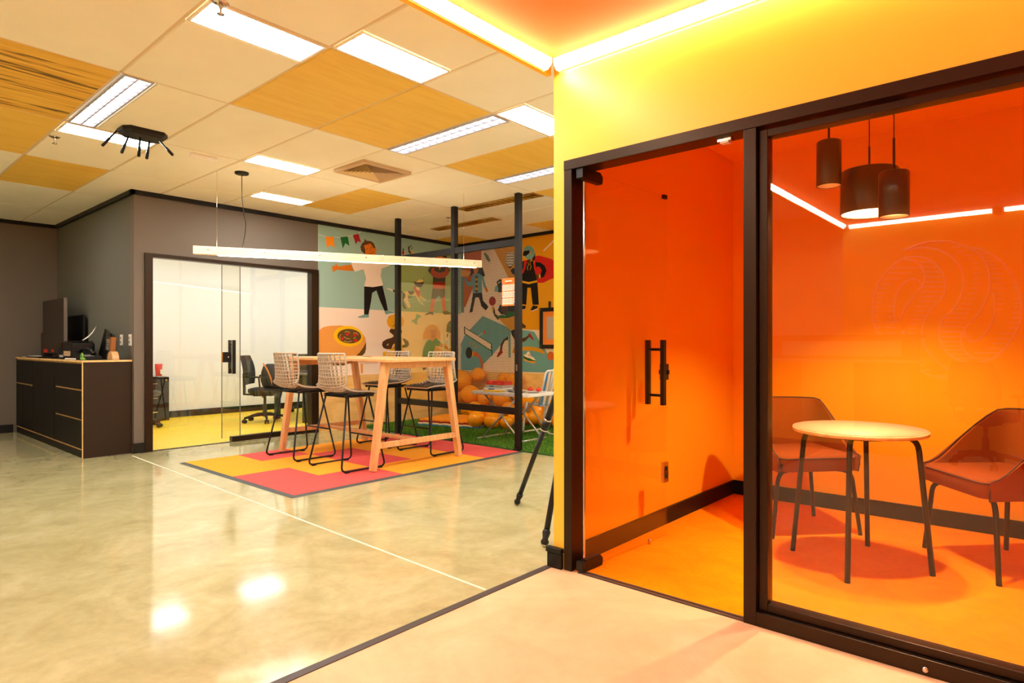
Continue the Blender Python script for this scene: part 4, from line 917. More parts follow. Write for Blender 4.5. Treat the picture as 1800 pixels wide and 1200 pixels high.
bm_ = thing('dark_wall_panel', 'flat black panel on the wall behind the printer', 'monitor', (-9.5, 2.19, 1.2))
build('panel', B((-9.95, 2.165, 1.12), (-9.1, 2.19, 1.5), 'black_metal'), bm_, .004); build('bracket', B((-9.65, 2.19, 1.2), (-9.4, 2.219, 1.35), 'black_metal'), bm_)  # flat black panel covering a dark area of the wall
pr = thing('printer', 'black printer with a sheet of paper sticking out', 'printer', (-8.5, 1.98, CZ))
build('body', B((-8.9, 1.87, CZ + .006), (-8.28, 2.08, 1.165), 'black_metal'), pr, .02)
build('control_panel', B((-8.83, 1.858, 1.1), (-8.66, 1.875, 1.16), 'frame_black'), pr, .004)
build('scanner_lid', B((-8.64, 1.875, 1.168), (-8.3, 2.07, 1.18), 'frame_black'), pr, .006)
build('label_plate', B((-8.58, 1.862, CZ + .03), (-8.33, 1.869, CZ + .085), 'vent_tan'), pr); build('tray_button', B((-8.76, 1.862, CZ + .015), (-8.62, 1.869, CZ + .04), 'noticeboard_grey'), pr)
build('feed_tray', MB().bar((-8.24, 2.13, 1.0), (-8.16, 2.17, 1.29), .22, .012, 'black_metal', up=(0, 1, 0)), pr, .003)
sh = [[(-8.46 + .42 * t, 2.0 + .03 * a, 1.187 + .085 * t ** 1.7 + .07 * a * (.4 + .6 * t)) for a in (0, .5, 1)] for t in [i / 8 for i in range(9)]]
p2 = thing('paper_sheet', 'curved white sheet of paper lying in the printer', 'paper', (-8.0, 2.05, 1.2)); build('sheet', MB().grid(sh, 'paper_white').grid([[(x, y, z + .0015) for x, y, z in r_] for r_ in sh], 'paper_white', flip=True), p2)
ph = thing('desk_phone', 'black desk telephone with handset on the cabinet', 'telephone', (-8.0, 1.95, CZ))
build('base', MB().prism([(-8.26, CZ), (-7.78, CZ), (-7.78, CZ + .03), (-8.26, CZ + .075)], 1.86, 2.02, 'black_metal', 'xz'), ph, .004)
build('handset', MB().tube([(-8.26, 1.93, CZ + .07), (-8.16, 1.93, CZ + .105), (-8.02, 1.94, CZ + .115), (-7.9, 1.95, CZ + .1), (-7.82, 1.95, CZ + .06)], [.022, .016, .014, .016, .022], 'black_metal', 8), ph)
kp = MB()
for a in range(4):
    for b in range(3): kp.box((-7.99 + .045 * a, 1.875 + .03 * b, CZ + .043 - .0038 * a), (-7.96 + .045 * a, 1.895 + .03 * b, CZ + .051 - .0038 * a), 'grey_plastic')
build('keypad', kp, ph)
build('antenna', MB().tube([(-7.83, 2.07, CZ + .004), (-7.74, 2.11, CZ + .11)], .006, 'black_metal', 6), ph)
nb = thing('notepad', 'white notepad lying at the front of the desk telephone', 'notepad', (-8.0, 1.815, CZ)); build('cover', B((-8.22, 1.795, CZ), (-7.86, 1.808, CZ + .014), 'paper_white'), nb)
tr_ = thing('paper_tray', 'flat dark folder with papers left of the printer', 'folder', (-9.9, 1.85, CZ)); build('folder', B((-10.1, 1.81, CZ), (-9.5, 1.93, CZ + .012), 'black_metal'), tr_, .003); build('papers', B((-10.35, 1.82, CZ), (-10.0, 1.92, CZ + .004), 'paper_white').box((-10.05, 1.82, CZ + .012), (-9.75, 1.9, CZ + .018), 'paper_white'), tr_)
br = thing('leaflet_holder', 'clear leaflet holder with brown cards on a wooden base', 'leaflet holder', (-7.72, 2.08, CZ))
build('wooden_base', MB().prism(arc(-7.66, CZ, .085, 0, 180, 12), 2.05, 2.11, 'oak_light', 'xz'), br)
build('clear_pocket', MB().prism([(-7.84, CZ + .03), (-7.70, CZ + .03), (-7.66, 1.235), (-7.8, 1.235)], 2.05, 2.056, 'office_glass', 'xz').prism([(-7.79, 1.24), (-7.68, 1.24), (-7.66, 1.26), (-7.70, 1.29), (-7.77, 1.285)], 2.05, 2.056, 'office_glass', 'xz'), br)
build('leaflets', MB().prism([(-7.73, CZ + .05), (-7.67, CZ + .05), (-7.63, 1.22), (-7.70, 1.22)], 2.06, 2.10, 'leaflet_brown', 'xz').prism([(-7.83, CZ + .1), (-7.745, CZ + .1), (-7.72, 1.20), (-7.80, 1.20)], 2.06, 2.07, 'noticeboard_grey', 'xz'), br)
build('lettering', MB().box((-7.80, 2.058, 1.12), (-7.735, 2.0585, 1.13), 'print_grey').box((-7.805, 2.058, 1.15), (-7.74, 2.0585, 1.158), 'print_grey').box((-7.81, 2.058, 1.09), (-7.745, 2.0585, 1.098), 'print_grey'), br)
gt = thing('tape_roll', 'small green tape roll beside the leaflet holder', 'tape', (-7.86, 1.86, CZ)); build('roll', MB().tube([(-7.86 + .03 * math.cos(a), 1.86, CZ + .036 + .03 * math.sin(a)) for a in [k * math.pi / 8 for k in range(16)]], .006, 'green_tape', 6, closed=True), gt); build('base', B((-7.86, 1.845, CZ), (-7.78, 1.875, CZ + .022), 'green_tape'), gt)
for x, lab in ((-7.88, 'white light switch half hidden by the leaflet holder'), (-7.60, 'white light switch nearest the wall corner')):
    s_ = thing('light_switch', lab, 'switch', (x, 2.22, 1.19)); build('plate', B((x - .038, 2.21, 1.13), (x + .038, 2.22, 1.25), 'white_plastic'), s_, .003)
    build('rocker', B((x - .012, 2.205, 1.2), (x + .012, 2.21, 1.225), 'grey_plastic').box((x - .012, 2.205, 1.155), (x + .012, 2.21, 1.18), 'grey_plastic'), s_)

# ------------------------------------------------------------------ ceiling devices
rt = thing('router', 'black wireless router with five aerials on the ceiling', 'router', (-5.40, 1.66, H))
bod = MB(); ol = [(-.15, -.06), (-.11, -.115), (.11, -.115), (.15, -.06), (.15, .06), (.11, .115), (-.11, .115), (-.15, .06)]
ra = math.radians(90)
def rr_(p): return (-5.41 + p[0] * math.cos(ra) - p[1] * math.sin(ra), 1.66 + p[0] * math.sin(ra) + p[1] * math.cos(ra))
o1 = [rr_(p) for p in ol]; o2 = [rr_((p[0] * .86, p[1] * .8)) for p in ol]; n = 8
bod.add([(x, y, H) for x, y in o1] + [(x, y, H - .025) for x, y in o1] + [(x, y, H - .045) for x, y in o2], [tuple(range(8))] + [tuple(range(16, 24))] + [(a + i, a + (i + 1) % 8, a + 8 + (i + 1) % 8, a + 8 + i) for a in (0, 8) for i in range(8)], 'black_metal')
build('body', bod, rt)
for p, q in [((-5.489, 1.516, 2.753), (-5.444, 1.411, 2.602)), ((-5.423, 1.57, 2.706), (-5.334, 1.501, 2.551)), ((-5.357, 1.625, 2.697), (-5.237, 1.581, 2.526)), ((-5.301, 1.671, 2.671), (-5.192, 1.618, 2.509)), ((-5.241, 1.72, 2.671), (-5.046, 1.738, 2.535))]:
    p, q = Vector(p), Vector(q); m1 = p.lerp(q, .5)
    build('aerial', MB().tube([p, m1, m1.lerp(q, .03), q], [.007, .007, .0105, .0105], 'black_metal', 8), rt)
for (x, y), lab in (((-6.056, 1.258), 'ceiling sprinkler beside the louvred light and plywood tiles'), ((-3.081, 1.268), 'ceiling sprinkler over the corner of a bright panel nearest the camera'), ((-6.02, 5.239), 'ceiling sprinkler above the middle black screen post')):
    s_ = thing('sprinkler', lab, 'sprinkler', (x, y, H), group='ceiling sprinklers')
    build('escutcheon', MB().lathe([(0, -.006), (.03, -.006), (.037, -.002), (.037, .002), (0, .002)], 'chrome', 20, (x, y, H)), s_)
    build('sprinkler_head', MB().lathe([(0, -.055), (.017, -.055), (.017, -.052), (.005, -.05), (.005, -.035), (.011, -.02), (.009, -.006), (0, -.006)], 'chrome', 12, (x, y, H)), s_)
s_ = thing('sprinkler', 'sprinkler on the dropped orange ceiling seen only as a reflection', 'sprinkler', (-.66, -1.3, ZC), group='ceiling sprinklers')
build('escutcheon', MB().lathe([(0, -.006), (.03, -.006), (.037, 0), (0, 0)], 'orange_ceiling', 20, (-.66, -1.3, ZC)), s_)
em = thing('emergency_lamp', 'slim white sensor bar on the ceiling near the pendant canopy', 'ceiling sensor', (-5.672, 2.195, H))
build('housing', B((-5.69, 2.09, H - .03), (-5.65, 2.30, H - .001), 'white_plastic'), em, .006); build('lens', B((-5.684, 2.12, H - .033), (-5.656, 2.27, H - .03), 'paper_white'), em)
vx0, vx1, vy0, vy1 = -5.135, -4.745, 3.13, 3.64
vn = thing('air_vent', 'square tan air vent in the ceiling with slanted vanes', 'air vent', ((vx0 + vx1) / 2, (vy0 + vy1) / 2, H))
vx0, vx1 = -5.19, -4.70
fz0, fz1 = H - .028, H + .0
f = MB(); t = .035
f.box((vx0, vy0, fz0), (vx1, vy0 + t, fz1), 'vent_tan'); f.box((vx0, vy1 - t, fz0), (vx1, vy1, fz1), 'vent_tan'); f.box((vx0, vy0 + t, fz0), (vx0 + t, vy1 - t, fz1), 'vent_tan'); f.box((vx1 - t, vy0 + t, fz0), (vx1, vy1 - t, fz1), 'vent_tan')
build('vent_frame', f, vn, .003)
build('duct', B((vx0 + t, vy0 + t, H - .004), (vx1 - t, vy1 - t, H - .001), 'dark_void'), vn)
cxv, cyv = (vx0 + vx1) / 2, (vy0 + vy1) / 2; a, b = (vx1 - vx0) / 2 - t, (vy1 - vy0) / 2 - t
for k in range(8):
    s0_ = 1 - k / 8
    for sx, sy in ((1, 0), (-1, 0), (0, 1), (0, -1)):
        zz = H - .026; q = []
        for ss, z in ((s0_, zz), (s0_ - .085, H - .006)):
            A_, B_ = a * ss, b * ss
            if sx: q.append([(cxv + sx * A_, cyv - B_, z), (cxv + sx * A_, cyv + B_, z)])
            else: q.append([(cxv - A_, cyv + sy * B_, z), (cxv + A_, cyv + sy * B_, z)])
        mb = MB(); vs = q[0] + q[1][::-1]; vs += [(x, y, z + .003) for x, y, z in vs]
        mb.add(vs, [(0, 1, 2, 3), (7, 6, 5, 4)] + [(i, (i + 1) % 4, 4 + (i + 1) % 4, 4 + i) for i in range(4)], 'vent_tan_lit' if (sx < 0 or sy < 0) else 'vent_tan')  # lit side put into the colour: vanes on two sides use lighter tan
        build('vane', mb, vn)

# ------------------------------------------------------------------ play corner screens
scn = thing('partition_screen', 'black post screen with yellow glass bay and perforated metal bay', 'screen', (-5.5, 4.885, 0))
PXs = (-6.585, -5.504, -4.485); pw = .03
for x in PXs:
    build('post', B((x - pw, 4.885 - pw, 0), (x + pw, 4.885 + pw, H), 'black_metal'), scn, .002)
for x0, x1 in zip(PXs[:-1], PXs[1:]):
    for z in (.425, 2.24): build('rail', B((x0 + pw, 4.86, z - .036), (x1 - pw, 4.91, z + .036), 'black_metal'), scn, .002)
build('yellow_glass_panel', B((PXs[0] + pw, 4.881, .461), (PXs[1] - pw, 4.889, 2.204), 'yellow_glass'), scn)  # pane tint also stands in for a yellowish reflection on the glass
build('perforated_panel', B((PXs[1] + pw, 4.884, .461), (PXs[2] - pw, 4.886, 2.204), 'perforated_metal'), scn)
build('base_bracket', MB().box((PXs[2] - pw - .004, 4.835, 0), (PXs[2] + pw + .004, 4.845, .03), 'black_metal').box((PXs[2] - .01, 4.853, .86), (PXs[2] + .012, 4.855, .93), 'chrome'), scn)
M('letter_frost', (148, 136, 96), .8)
build('letter', MB().box((-5.70, 4.877, 1.09), (-5.675, 4.8805, 1.26), 'letter_frost').box((-5.60, 4.877, 1.09), (-5.575, 4.8805, 1.26), 'letter_frost').box((-5.675, 4.877, 1.16), (-5.60, 4.8805, 1.185), 'letter_frost'), scn)
cal = thing('calendar_poster', 'orange year calendar poster hanging on the perforated screen', 'poster', (-4.62, 4.86, 1.57))
build('sheet', B((-4.725, 4.878, 1.562), (-4.517, 4.882, 1.862), 'poster_orange'), cal)
tp = MB()
for z, x0, x1 in ((1.822, -4.675, -4.575), ): tp.box((x0, 4.8765, z), (x1, 4.878, z + .014), 'paper_white')
tp.box((-4.672, 4.8765, 1.806), (-4.578, 4.878, 1.815), 'red_plastic')
build('heading', tp, cal)
for a in range(4):
    for b in range(3):
        x0 = -4.712 + .0485 * a; z0 = 1.578 + .074 * b
        mo = build('month_card', B((x0, 4.876, z0), (x0 + .042, 4.878, z0 + .064), 'paper_white'), cal)
        ln = MB()
        for q in range(4): ln.box((x0 + .008, 4.8755, z0 + .014 + .011 * q), (x0 + .034, 4.876, z0 + .0175 + .011 * q), 'print_grey')
        build('date_lines', ln, mo)
fl_ = MB()
for x, z in ((-4.715, 1.645), (-4.535, 1.58), (-4.53, 1.73), (-4.715, 1.80)): fl_.prism([(x + .009 * math.cos(t), z + .009 * math.sin(t)) for t in [k * math.pi / 4 for k in range(8)]], 4.874, 4.8755, 'print_purple', 'xz')
build('flower_mark', fl_, cal)

# ------------------------------------------------------------------ play corner things
def rot2(p, c, a): return (c[0] + (p[0] - c[0]) * math.cos(a) - (p[1] - c[1]) * math.sin(a), c[1] + (p[0] - c[0]) * math.sin(a) + (p[1] - c[1]) * math.cos(a))
mc = (-6.62, 6.02); ma = math.radians(14)
for k, (m, lab) in enumerate((('foam_blue', 'blue puzzle foam mat at the bottom of the stack'), ('foam_cream', 'pale yellow puzzle foam mat second from the turf'), ('foam_red', 'dark red puzzle foam mat under the top one'), ('foam_orange', 'orange puzzle foam mat on top of the stack'))):
    x0, x1, y0, y1 = mc[0] - .5, mc[0] + .5, mc[1] - .34, mc[1] + .34
    pts = []
    def edge(p, q, n=6):
        p, q = Vector((*p, 0)), Vector((*q, 0)); d = (q - p) / (n * 4); nrm = Vector((d.y, -d.x, 0)).normalized() * .03
        o = []
        for i in range(n):
            b0 = p + d * (i * 4); o += [b0, b0 + d, b0 + d * .8 + nrm, b0 + d * 2.2 + nrm, b0 + d * 2]
        return [(v.x, v.y) for v in o]
    for p, q in (((x0, y0), (x1, y0)), ((x1, y0), (x1, y1)), ((x1, y1), (x0, y1)), ((x0, y1), (x0, y0))): pts += edge(p, q)
    off = (.012 * (3 - k), -.035 * (3 - k) + (.01 if k % 2 else 0))
    z0 = .02 + .019 * k
    pts = [rot2((x + off[0] * 1.2, y + off[1]), mc, ma) for x, y in pts]
    r = thing('foam_mat', lab, 'mat', (mc[0], mc[1], z0), group='stacked puzzle foam mats'); build('mat', MB().prism(pts, z0, z0 + .018, m), r)
BALLS = [(-6.069, 5.779, 0.14, 0.12), (-5.853, 5.855, 0.125, 0.105), (-5.682, 5.955, 0.11, 0.09), (-6.332, 6.0, 0.239, 0.109), (-6.743, 6.399, 0.174, 0.108), (-6.166, 6.197, 0.169, 0.118), (-5.759, 6.2, 0.128, 0.108), (-7.134, 6.469, 0.6, 0.161), (-6.917, 6.626, 0.68, 0.113), (-6.594, 6.452, 0.35, 0.124), (-6.855, 6.4, 0.402, 0.142), (-6.226, 6.45, 0.366, 0.136), (-7.304, 6.549, 0.325, 0.166), (-5.993, 6.341, 0.231, 0.11), (-5.848, 6.488, 0.38, 0.14), (-5.566, 6.404, 0.145, 0.1), (-5.748, 6.449, 0.107, 0.087), (-5.373, 6.384, 0.114, 0.092), (-5.696, 6.611, 0.216, 0.11), (-6.177, 6.644, 0.622, 0.115), (-6.565, 6.649, 0.497, 0.11), (-7.166, 6.617, 0.112, 0.092), (-5.494, 6.657, 0.283, 0.103), (-6.4, 6.3, 0.13, 0.091), (-6.417, 6.66, 0.643, 0.094), (-5.186, 6.446, 0.121, 0.101), (-5.03, 6.565, 0.211, 0.11)]
BLAB = {0: 'orange balloon at the front of the pile beside the foam mats', 1: 'orange balloon second from the foam mats along the front of the pile', 2: 'orange balloon behind the crossed legs of the folding table', 3: 'orange balloon resting above the front one next to the foam mats', 7: 'big orange balloon high against the wall left of the folding table', 8: 'uppermost orange balloon of the pile behind the perforated panel', 19: 'orange balloon seen just under the folding tabletop against the wall', 15: 'orange balloon on the turf between black post and beach chair leg', 14: 'large orange balloon right beside the tallest black post', 12: 'large orange balloon nearest the office side wall of the pile', 17: 'orange balloon beneath the blue webbing of the beach chair'}
prof = [(0, -1.0), (.22, -.97), (.5, -.86), (.78, -.6), (.95, -.25), (1.0, .08), (.93, .42), (.74, .7), (.45, .9), (.16, .99), (0, 1.0)]
bme = MB().lathe([(r_ * 1, z * 1.12) for r_, z in prof], 'balloon_orange', 20).mesh('balloon'); kme = MB().lathe([(.015, 0), (.06, .1), (.075, .12), (.05, .03), (.0, .0)], 'balloon_orange', 8).mesh('knot')
for k, (x, y, z, r_) in enumerate(BALLS):
    t = thing('balloon', BLAB.get(k, 'shiny orange balloon in the middle or back of the pile along the far wall'), 'balloon', (x, min(y, YN - .02 - r_ * 1.1), max(z, r_ + .02)), group='orange balloons in the play corner')
    rr = random.Random(k); eu = (rr.uniform(.9, 2.1), rr.uniform(-.6, .6), rr.uniform(-2.6, -.4))
    for nm, me_, s, dz in (('skin', bme, r_ / 1.03, 0), ('knot', kme, r_, 0)):
        o = bpy.data.objects.new(nm, me_); o.parent = t; o.rotation_euler = eu; o.scale = (s,) * 3; COL.objects.link(o)
        if nm == 'knot': o.location = Matrix.Rotation(eu[2], 3, 'Z') @ Matrix.Rotation(eu[1], 3, 'Y') @ Matrix.Rotation(eu[0], 3, 'X') @ Vector((0, 0, -r_ * 1.09 - .1 * r_))
# folding table
ft = thing('folding_table', 'low white folding table with crossed metal legs on the turf', 'table', (-5.05, 5.4, .02))
FT = .585; fx0, fx1, fy0, fy1 = -5.50, -4.58, 5.14, 5.66
build('tabletop', MB().prism(rrect(fx0, fy0, fx1, fy1, .03, 4), FT - .035, FT, 'white_plastic'), ft, .005)
for y in (5.2, 5.58):
    build('leg', MB().tube([(-5.36, y, .03), (-4.78, y, FT - .04)], .011, 'aluminium', 8), ft); build('leg', MB().tube([(-4.76, y + .025, .03), (-5.34, y + .025, FT - .04)], .011, 'aluminium', 8), ft)
for x in (-5.36, -4.76): build('foot_bar', MB().tube([(x, 5.12, .03), (x, 5.68, .03)], .012, 'aluminium', 8), ft)
def boxthing(name, label, cat, a, b, m, extra=None):
    r = thing(name, label, cat, ((a[0] + b[0]) / 2, (a[1] + b[1]) / 2, a[2])); build('body', B(a, b, m), r, .004)
    if extra: build(extra[0], B(*extra[1:]), r)
    return r
boxthing('board_game', 'white and blue game box at the bottom of the stack on the folding table', 'box', (-5.44, 5.3, FT), (-5.12, 5.5, FT + .035), 'white_plastic', ('print', (-5.36, 5.298, FT + .008), (-5.26, 5.3, FT + .028), 'foam_blue'))
boxthing('board_game', 'pale game box in the middle of the stack on the folding table', 'box', (-5.43, 5.31, FT + .035), (-5.13, 5.5, FT + .07), 'noticeboard_grey', ('print', (-5.35, 5.308, FT + .045), (-5.28, 5.31, FT + .06), 'foam_blue'))
rg = thing('red_game_box', 'red notched box on top of the game stack', 'box', (-5.28, 5.4, FT + .07)); mb = MB().box((-5.43, 5.33, FT + .07), (-5.13, 5.48, FT + .09), 'red_plastic')
for q in (-5.43, -5.32, -5.18): mb.box((q, 5.33, FT + .09), (q + .05, 5.48, FT + .115), 'red_plastic')
build('body', mb, rg, .002)
boxthing('picture_book', 'yellow picture book at the front edge of the folding table', 'book', (-5.3, 5.16, FT), (-5.05, 5.26, FT + .018), 'foam_yellow')
for k, (x, y, m, lab) in enumerate(((-5.0, 5.36, 'grey_plastic', 'heap of grey toy plate nearest the yellow book'), (-4.86, 5.3, 'noticeboard_grey', 'pale toy plate in the middle of the folding table'), (-4.7, 5.38, 'noticeboard_grey', 'pale toy plate at the end of the folding table'))):
    r = thing('toy_plate', lab, 'plate', (x, y, FT)); build('dish', MB().lathe([(0, 0), (.05, 0), (.085, .018), (.09, .022), (.08, .02), (.05, .006), (0, .006)], m, 18, (x, y, FT)), r)
for x, y, m, lab in ((-4.98, 5.37, 'grey_plastic', 'round grey toy sitting on the first toy plate'), (-4.79, 5.42, 'red_plastic', 'red toy tomato lying beside the post'), (-4.66, 5.42, 'red_plastic', 'red toy strawberry on the end toy plate'), (-4.9, 5.33, 'grey_plastic', 'small grey toy pot on the middle plate')):
    r = thing('toy', lab, 'toy', (x, y, FT + .02)); build('body', MB().lathe([(0, 0), (.025, .004), (.034, .02), (.03, .036), (.012, .046), (0, .046)], m, 12, (x, y, FT + .014)), r); build('stem', MB().tube([(x, y, FT + .058), (x + .006, y, FT + .07)], .004, 'paint_dgreen', 6), r)
# beach chair
bc = thing('beach_chair', 'folding beach chair with blue and white webbing on the turf', 'chair', (-5.05, 6.0, .02))
for y in (5.82, 6.2):
    build('side_rail', MB().tube(fillet([(-5.22, y, .40), (-5.26, y, .04)], .02), .011, 'white_plastic', 8), bc); build('back_post', MB().tube(fillet([(-4.88, y, .40), (-4.76, y, .85), (-4.72, y, .86)], .03), .011, 'white_plastic', 8), bc)
build('front_leg', MB().tube(fillet([(-5.18, 5.80, .42), (-5.27, 5.80, .035), (-5.27, 6.22, .035), (-5.18, 6.22, .42)], .06), .012, 'white_plastic', 8), bc)
build('rear_leg', MB().tube(fillet([(-5.20, 5.84, .42), (-4.85, 5.84, .035), (-4.85, 6.18, .035), (-5.20, 6.18, .42)], .06), .012, 'aluminium', 8), bc)
build('back_frame', MB().tube(fillet([(-5.0, 5.82, .38), (-4.88, 5.82, .82), (-4.88, 6.2, .82), (-5.0, 6.2, .38)], .05), .012, 'white_plastic', 8), bc)
for q in range(7):
    y = 5.85 + .05 * q; m = 'blue_webbing' if q % 2 == 0 else 'white_plastic'
    build('webbing_strap', MB().bar((-5.24, y, .39), (-4.98, y, .375), .03, .004, m, up=(0, 0, 1)), bc); build('webbing_strap', MB().bar((-4.99, y, .39), (-4.88, y, .81), .03, .004, m, up=(1, 0, 0)), bc)
nbd = thing('framed_noticeboard', 'black framed noticeboard with orange surround on the painted wall', 'noticeboard', (-5.45, YN, 1.1))
a0, a1, c0, c1, t = -5.785, -5.05, 1.088, 1.668, .055
f = MB(); y0, y1 = YN - .045, YN - .012
f.box((a0, y0, c0), (a1, y1, c0 + t), 'black_metal'); f.box((a0, y0, c1 - t), (a1, y1, c1), 'black_metal'); f.box((a0, y0, c0 + t), (a0 + t, y1, c1 - t), 'black_metal'); f.box((a1 - t, y0, c0 + t), (a1, y1, c1 - t), 'black_metal')
build('frame', f, nbd, .004); build('surround', B((a0 + t, YN - .03, c0 + t), (a1 - t, YN - .013, c1 - t), 'poster_orange'), nbd); build('sheet', B((a0 + .13, YN - .034, c0 + .13), (a1 - .13, YN - .03, c1 - .13), 'noticeboard_grey'), nbd)
for x, z in ((a0 + .027, c0 + .027), (a0 + .027, c1 - .027)): build('screw', MB().tube([(x, y0 - .003, z), (x, y0, z)], .008, 'chrome', 8), nbd)
build('hanging_bar', B((-5.635, YN - .02, 1.668), (-5.60, YN - .014, 1.76), 'black_metal'), nbd)

# ------------------------------------------------------------------ light stand behind the yellow wall end
ts = thing('light_stand', 'black tripod stand partly hidden by the yellow wall', 'tripod', (-2.42, 3.22, 0))
ap = Vector((-2.40, 3.22, 1.25))
for fx, fy in ((-2.985, 3.233), (-2.245, 2.66), (-2.15, 3.7)):
    p = Vector((fx, fy, .012)); a = p + (ap - p) * .47
    lg = build('leg', MB().tube([p + (ap - p) * .05, a], .017, 'black_metal', 10).tube([a, ap], .023, 'black_metal', 10), ts)
    build('clamp_collar', MB().tube([a - (ap - p) * .025, a + (ap - p) * .025], .028, 'black_metal', 10).tube([a + (ap - p) * .025, a + (ap - p) * .031], .0285, 'chrome', 10).tube([a - (ap - p) * .031, a - (ap - p) * .025], .0285, 'chrome', 10), lg)
    build('rubber_foot', MB().tube([p, p + (ap - p) * .012, p + (ap - p) * .025, p + (ap - p) * .05, p + (ap - p) * .06], [.018, .025, .016, .024, .021], 'black_metal', 10), lg)
build('centre_column', MB().tube([ap - Vector((0, 0, .35)), ap + Vector((0, 0, .5))], .014, 'black_metal', 10).lathe([(0, -.04), (.04, -.04), (.045, 0), (.03, .05), (0, .05)], 'black_metal', 14, tuple(ap)), ts)

# ------------------------------------------------------------------ office furniture behind the glass
def office_chair(label, loc, rot):
    r = thing('office_chair', label, 'office chair', loc, rot, 'office chairs in the white office')
    for k in range(5):
        a = 2 * math.pi * k / 5 + .3; c, s = math.cos(a), math.sin(a)
        b = build('base_arm', MB().tube([(.03 * c, .03 * s, .115), (.16 * c, .16 * s, .105), (.29 * c, .29 * s, .075)], [.026, .022, .016], 'office_chair_black', 8), r, local=True)
        q = MB(); p = Vector((.29 * c, .29 * s, .03)); n2 = Vector((-s, c, 0))
        for h in (-.018, .018): q.tube([p + n2 * (h - .010), p + n2 * (h + .010)], .029, 'office_chair_black', 12)
        q.tube([p, p + Vector((0, 0, .05))], .01, 'office_chair_black', 8); build('caster', q, b, local=True)
    build('gas_column', MB().tube([(0, 0, .08), (0, 0, .26), (0, 0, .2601), (0, 0, .40)], [.03, .03, .019, .019], 'dark_green_grey', 12), r, local=True)
    build('tilt_mechanism', MB().box((-.09, -.14, .385), (.09, .12, .42), 'office_chair_black').tube([(.09, .03, .40), (.24, .03, .39)], .007, 'office_chair_black', 6).tube([(.22, .03, .39), (.27, .03, .388)], .012, 'office_chair_black', 6), r, local=True)
    rows = []
    for z, sc in ((.425, .86), (.44, .98), (.475, 1.0), (.495, .96), (.505, .8)): rows.append([(.235 * sc * math.copysign(abs(math.cos(a)) ** .6, math.cos(a)), .02 + .235 * sc * math.copysign(abs(math.sin(a)) ** .6, math.sin(a)), z) for a in [2 * math.pi * k / 24 for k in range(25)]])
    mb = MB().grid(rows, 'office_chair_black'); mb.add([p for p in rows[-1][:-1]], [tuple(range(24))], 'office_chair_black', True); mb.add(rows[0][:-1], [tuple(range(24))[::-1]], 'office_chair_black')
    build('seat', mb, r, local=True)
    fr, bk = [], []
    for i in range(11):
        v = i / 10; z = .56 + .42 * v; hw = .215 - .07 * abs(v - .35) ** 1.5 - .10 * max(0, v - .75) ; yb = -.235 - .05 * v + .03 * math.sin(math.pi * v)
        fr.append([(hw * math.sin(a) , yb + .035 * (1 - math.cos(a)) + .02, z) for a in [(-1 + 2 * k / 10) * 1.35 for k in range(11)]])
        bk.append([(hw * 1.02 * math.sin(a), yb + .02 * (1 - math.cos(a)) - .035, z) for a in [(-1 + 2 * k / 10) * 1.35 for k in range(11)]])
    ring = MB(); ring.grid(fr, 'office_chair_black'); ring.grid(bk, 'office_chair_black', flip=True)
    for A_, B2 in ((fr[0], bk[0]), (fr[-1], bk[-1])): ring.grid([A_, B2], 'office_chair_black')
    for k in (0, -1): ring.grid([[r_[k] for r_ in fr], [r_[k] for r_ in bk]], 'office_chair_black')
    build('backrest', ring, r, local=True)
    build('back_bracket', MB().bar((0, -.10, .40), (0, -.285, .41), .09, .02, 'office_chair_black').bar((0, -.28, .40), (0, -.285, .72), .09, .02, 'office_chair_black', up=(0, 1, 0)), r, .004, local=True)
    for s in (-1, 1):
        am = build('armrest', MB().tube(fillet([(s * .2, .0, .43), (s * .275, .0, .45), (s * .28, -.02, .66)], .03), .012, 'office_chair_black', 8), r, local=True)
        build('arm_pad', MB().prism(rrect(s * .28 - .035, -.14, s * .28 + .035, .12, .03, 4), .66, .685, 'office_chair_black'), am, .006, local=True)
    return r
office_chair('black office chair with a backpack behind the office glass', (-9.08, 4.36, .004), math.radians(-38))
office_chair('black office chair beyond the grey desk', (-9.75, 5.35, .004), math.radians(-110))
office_chair('black office chair half hidden by the office frame', (-9.76, 2.93, .004), math.radians(-45))
dk = thing('desk', 'grey office desk behind the office glass', 'desk', (-9.1, 5.5, .004))
build('desktop', B((-9.4, 4.62, .70), (-8.42, 6.4, .728), 'desk_grey'), dk, .003)
for x, y in ((-8.5, 4.68), (-9.34, 4.68), (-8.5, 6.34), (-9.34, 6.34)): build('leg', B((x - .035, y - .035, .004), (x + .035, y + .035, .70), 'dark_green_grey'), dk, .003)
build('modesty_panel', B((-9.30, 5.0, .45), (-9.28, 6.3, .69), 'dark_green_grey'), dk)
kb = thing('keyboard', 'black keyboard lying on the grey office desk', 'keyboard', (-8.75, 4.85, .728)); build('body', B((-8.85, 4.72, .728), (-8.65, 5.15, .742), 'office_chair_black'), kb, .004); kk = MB()
for a_ in range(4):
    for b_2 in range(10): kk.box((-8.84 + .046 * a_, 4.735 + .04 * b_2, .742), (-8.805 + .046 * a_, 4.767 + .04 * b_2, .748), 'dark_green_grey')
build('keys', kk, kb, kind='stuff')
ms = thing('document_stack', 'stack of white papers on the grey office desk', 'papers', (-8.75, 5.4, .728)); build('sheets', B((-8.9, 5.25, .728), (-8.6, 5.6, .75), 'paper_white').box((-8.88, 5.27, .75), (-8.62, 5.57, .756), 'noticeboard_grey'), ms)
bp = thing('backpack', 'dark backpack with an orange strap sitting on the office chair', 'backpack', (-9.02, 4.44, .50))
rows = []
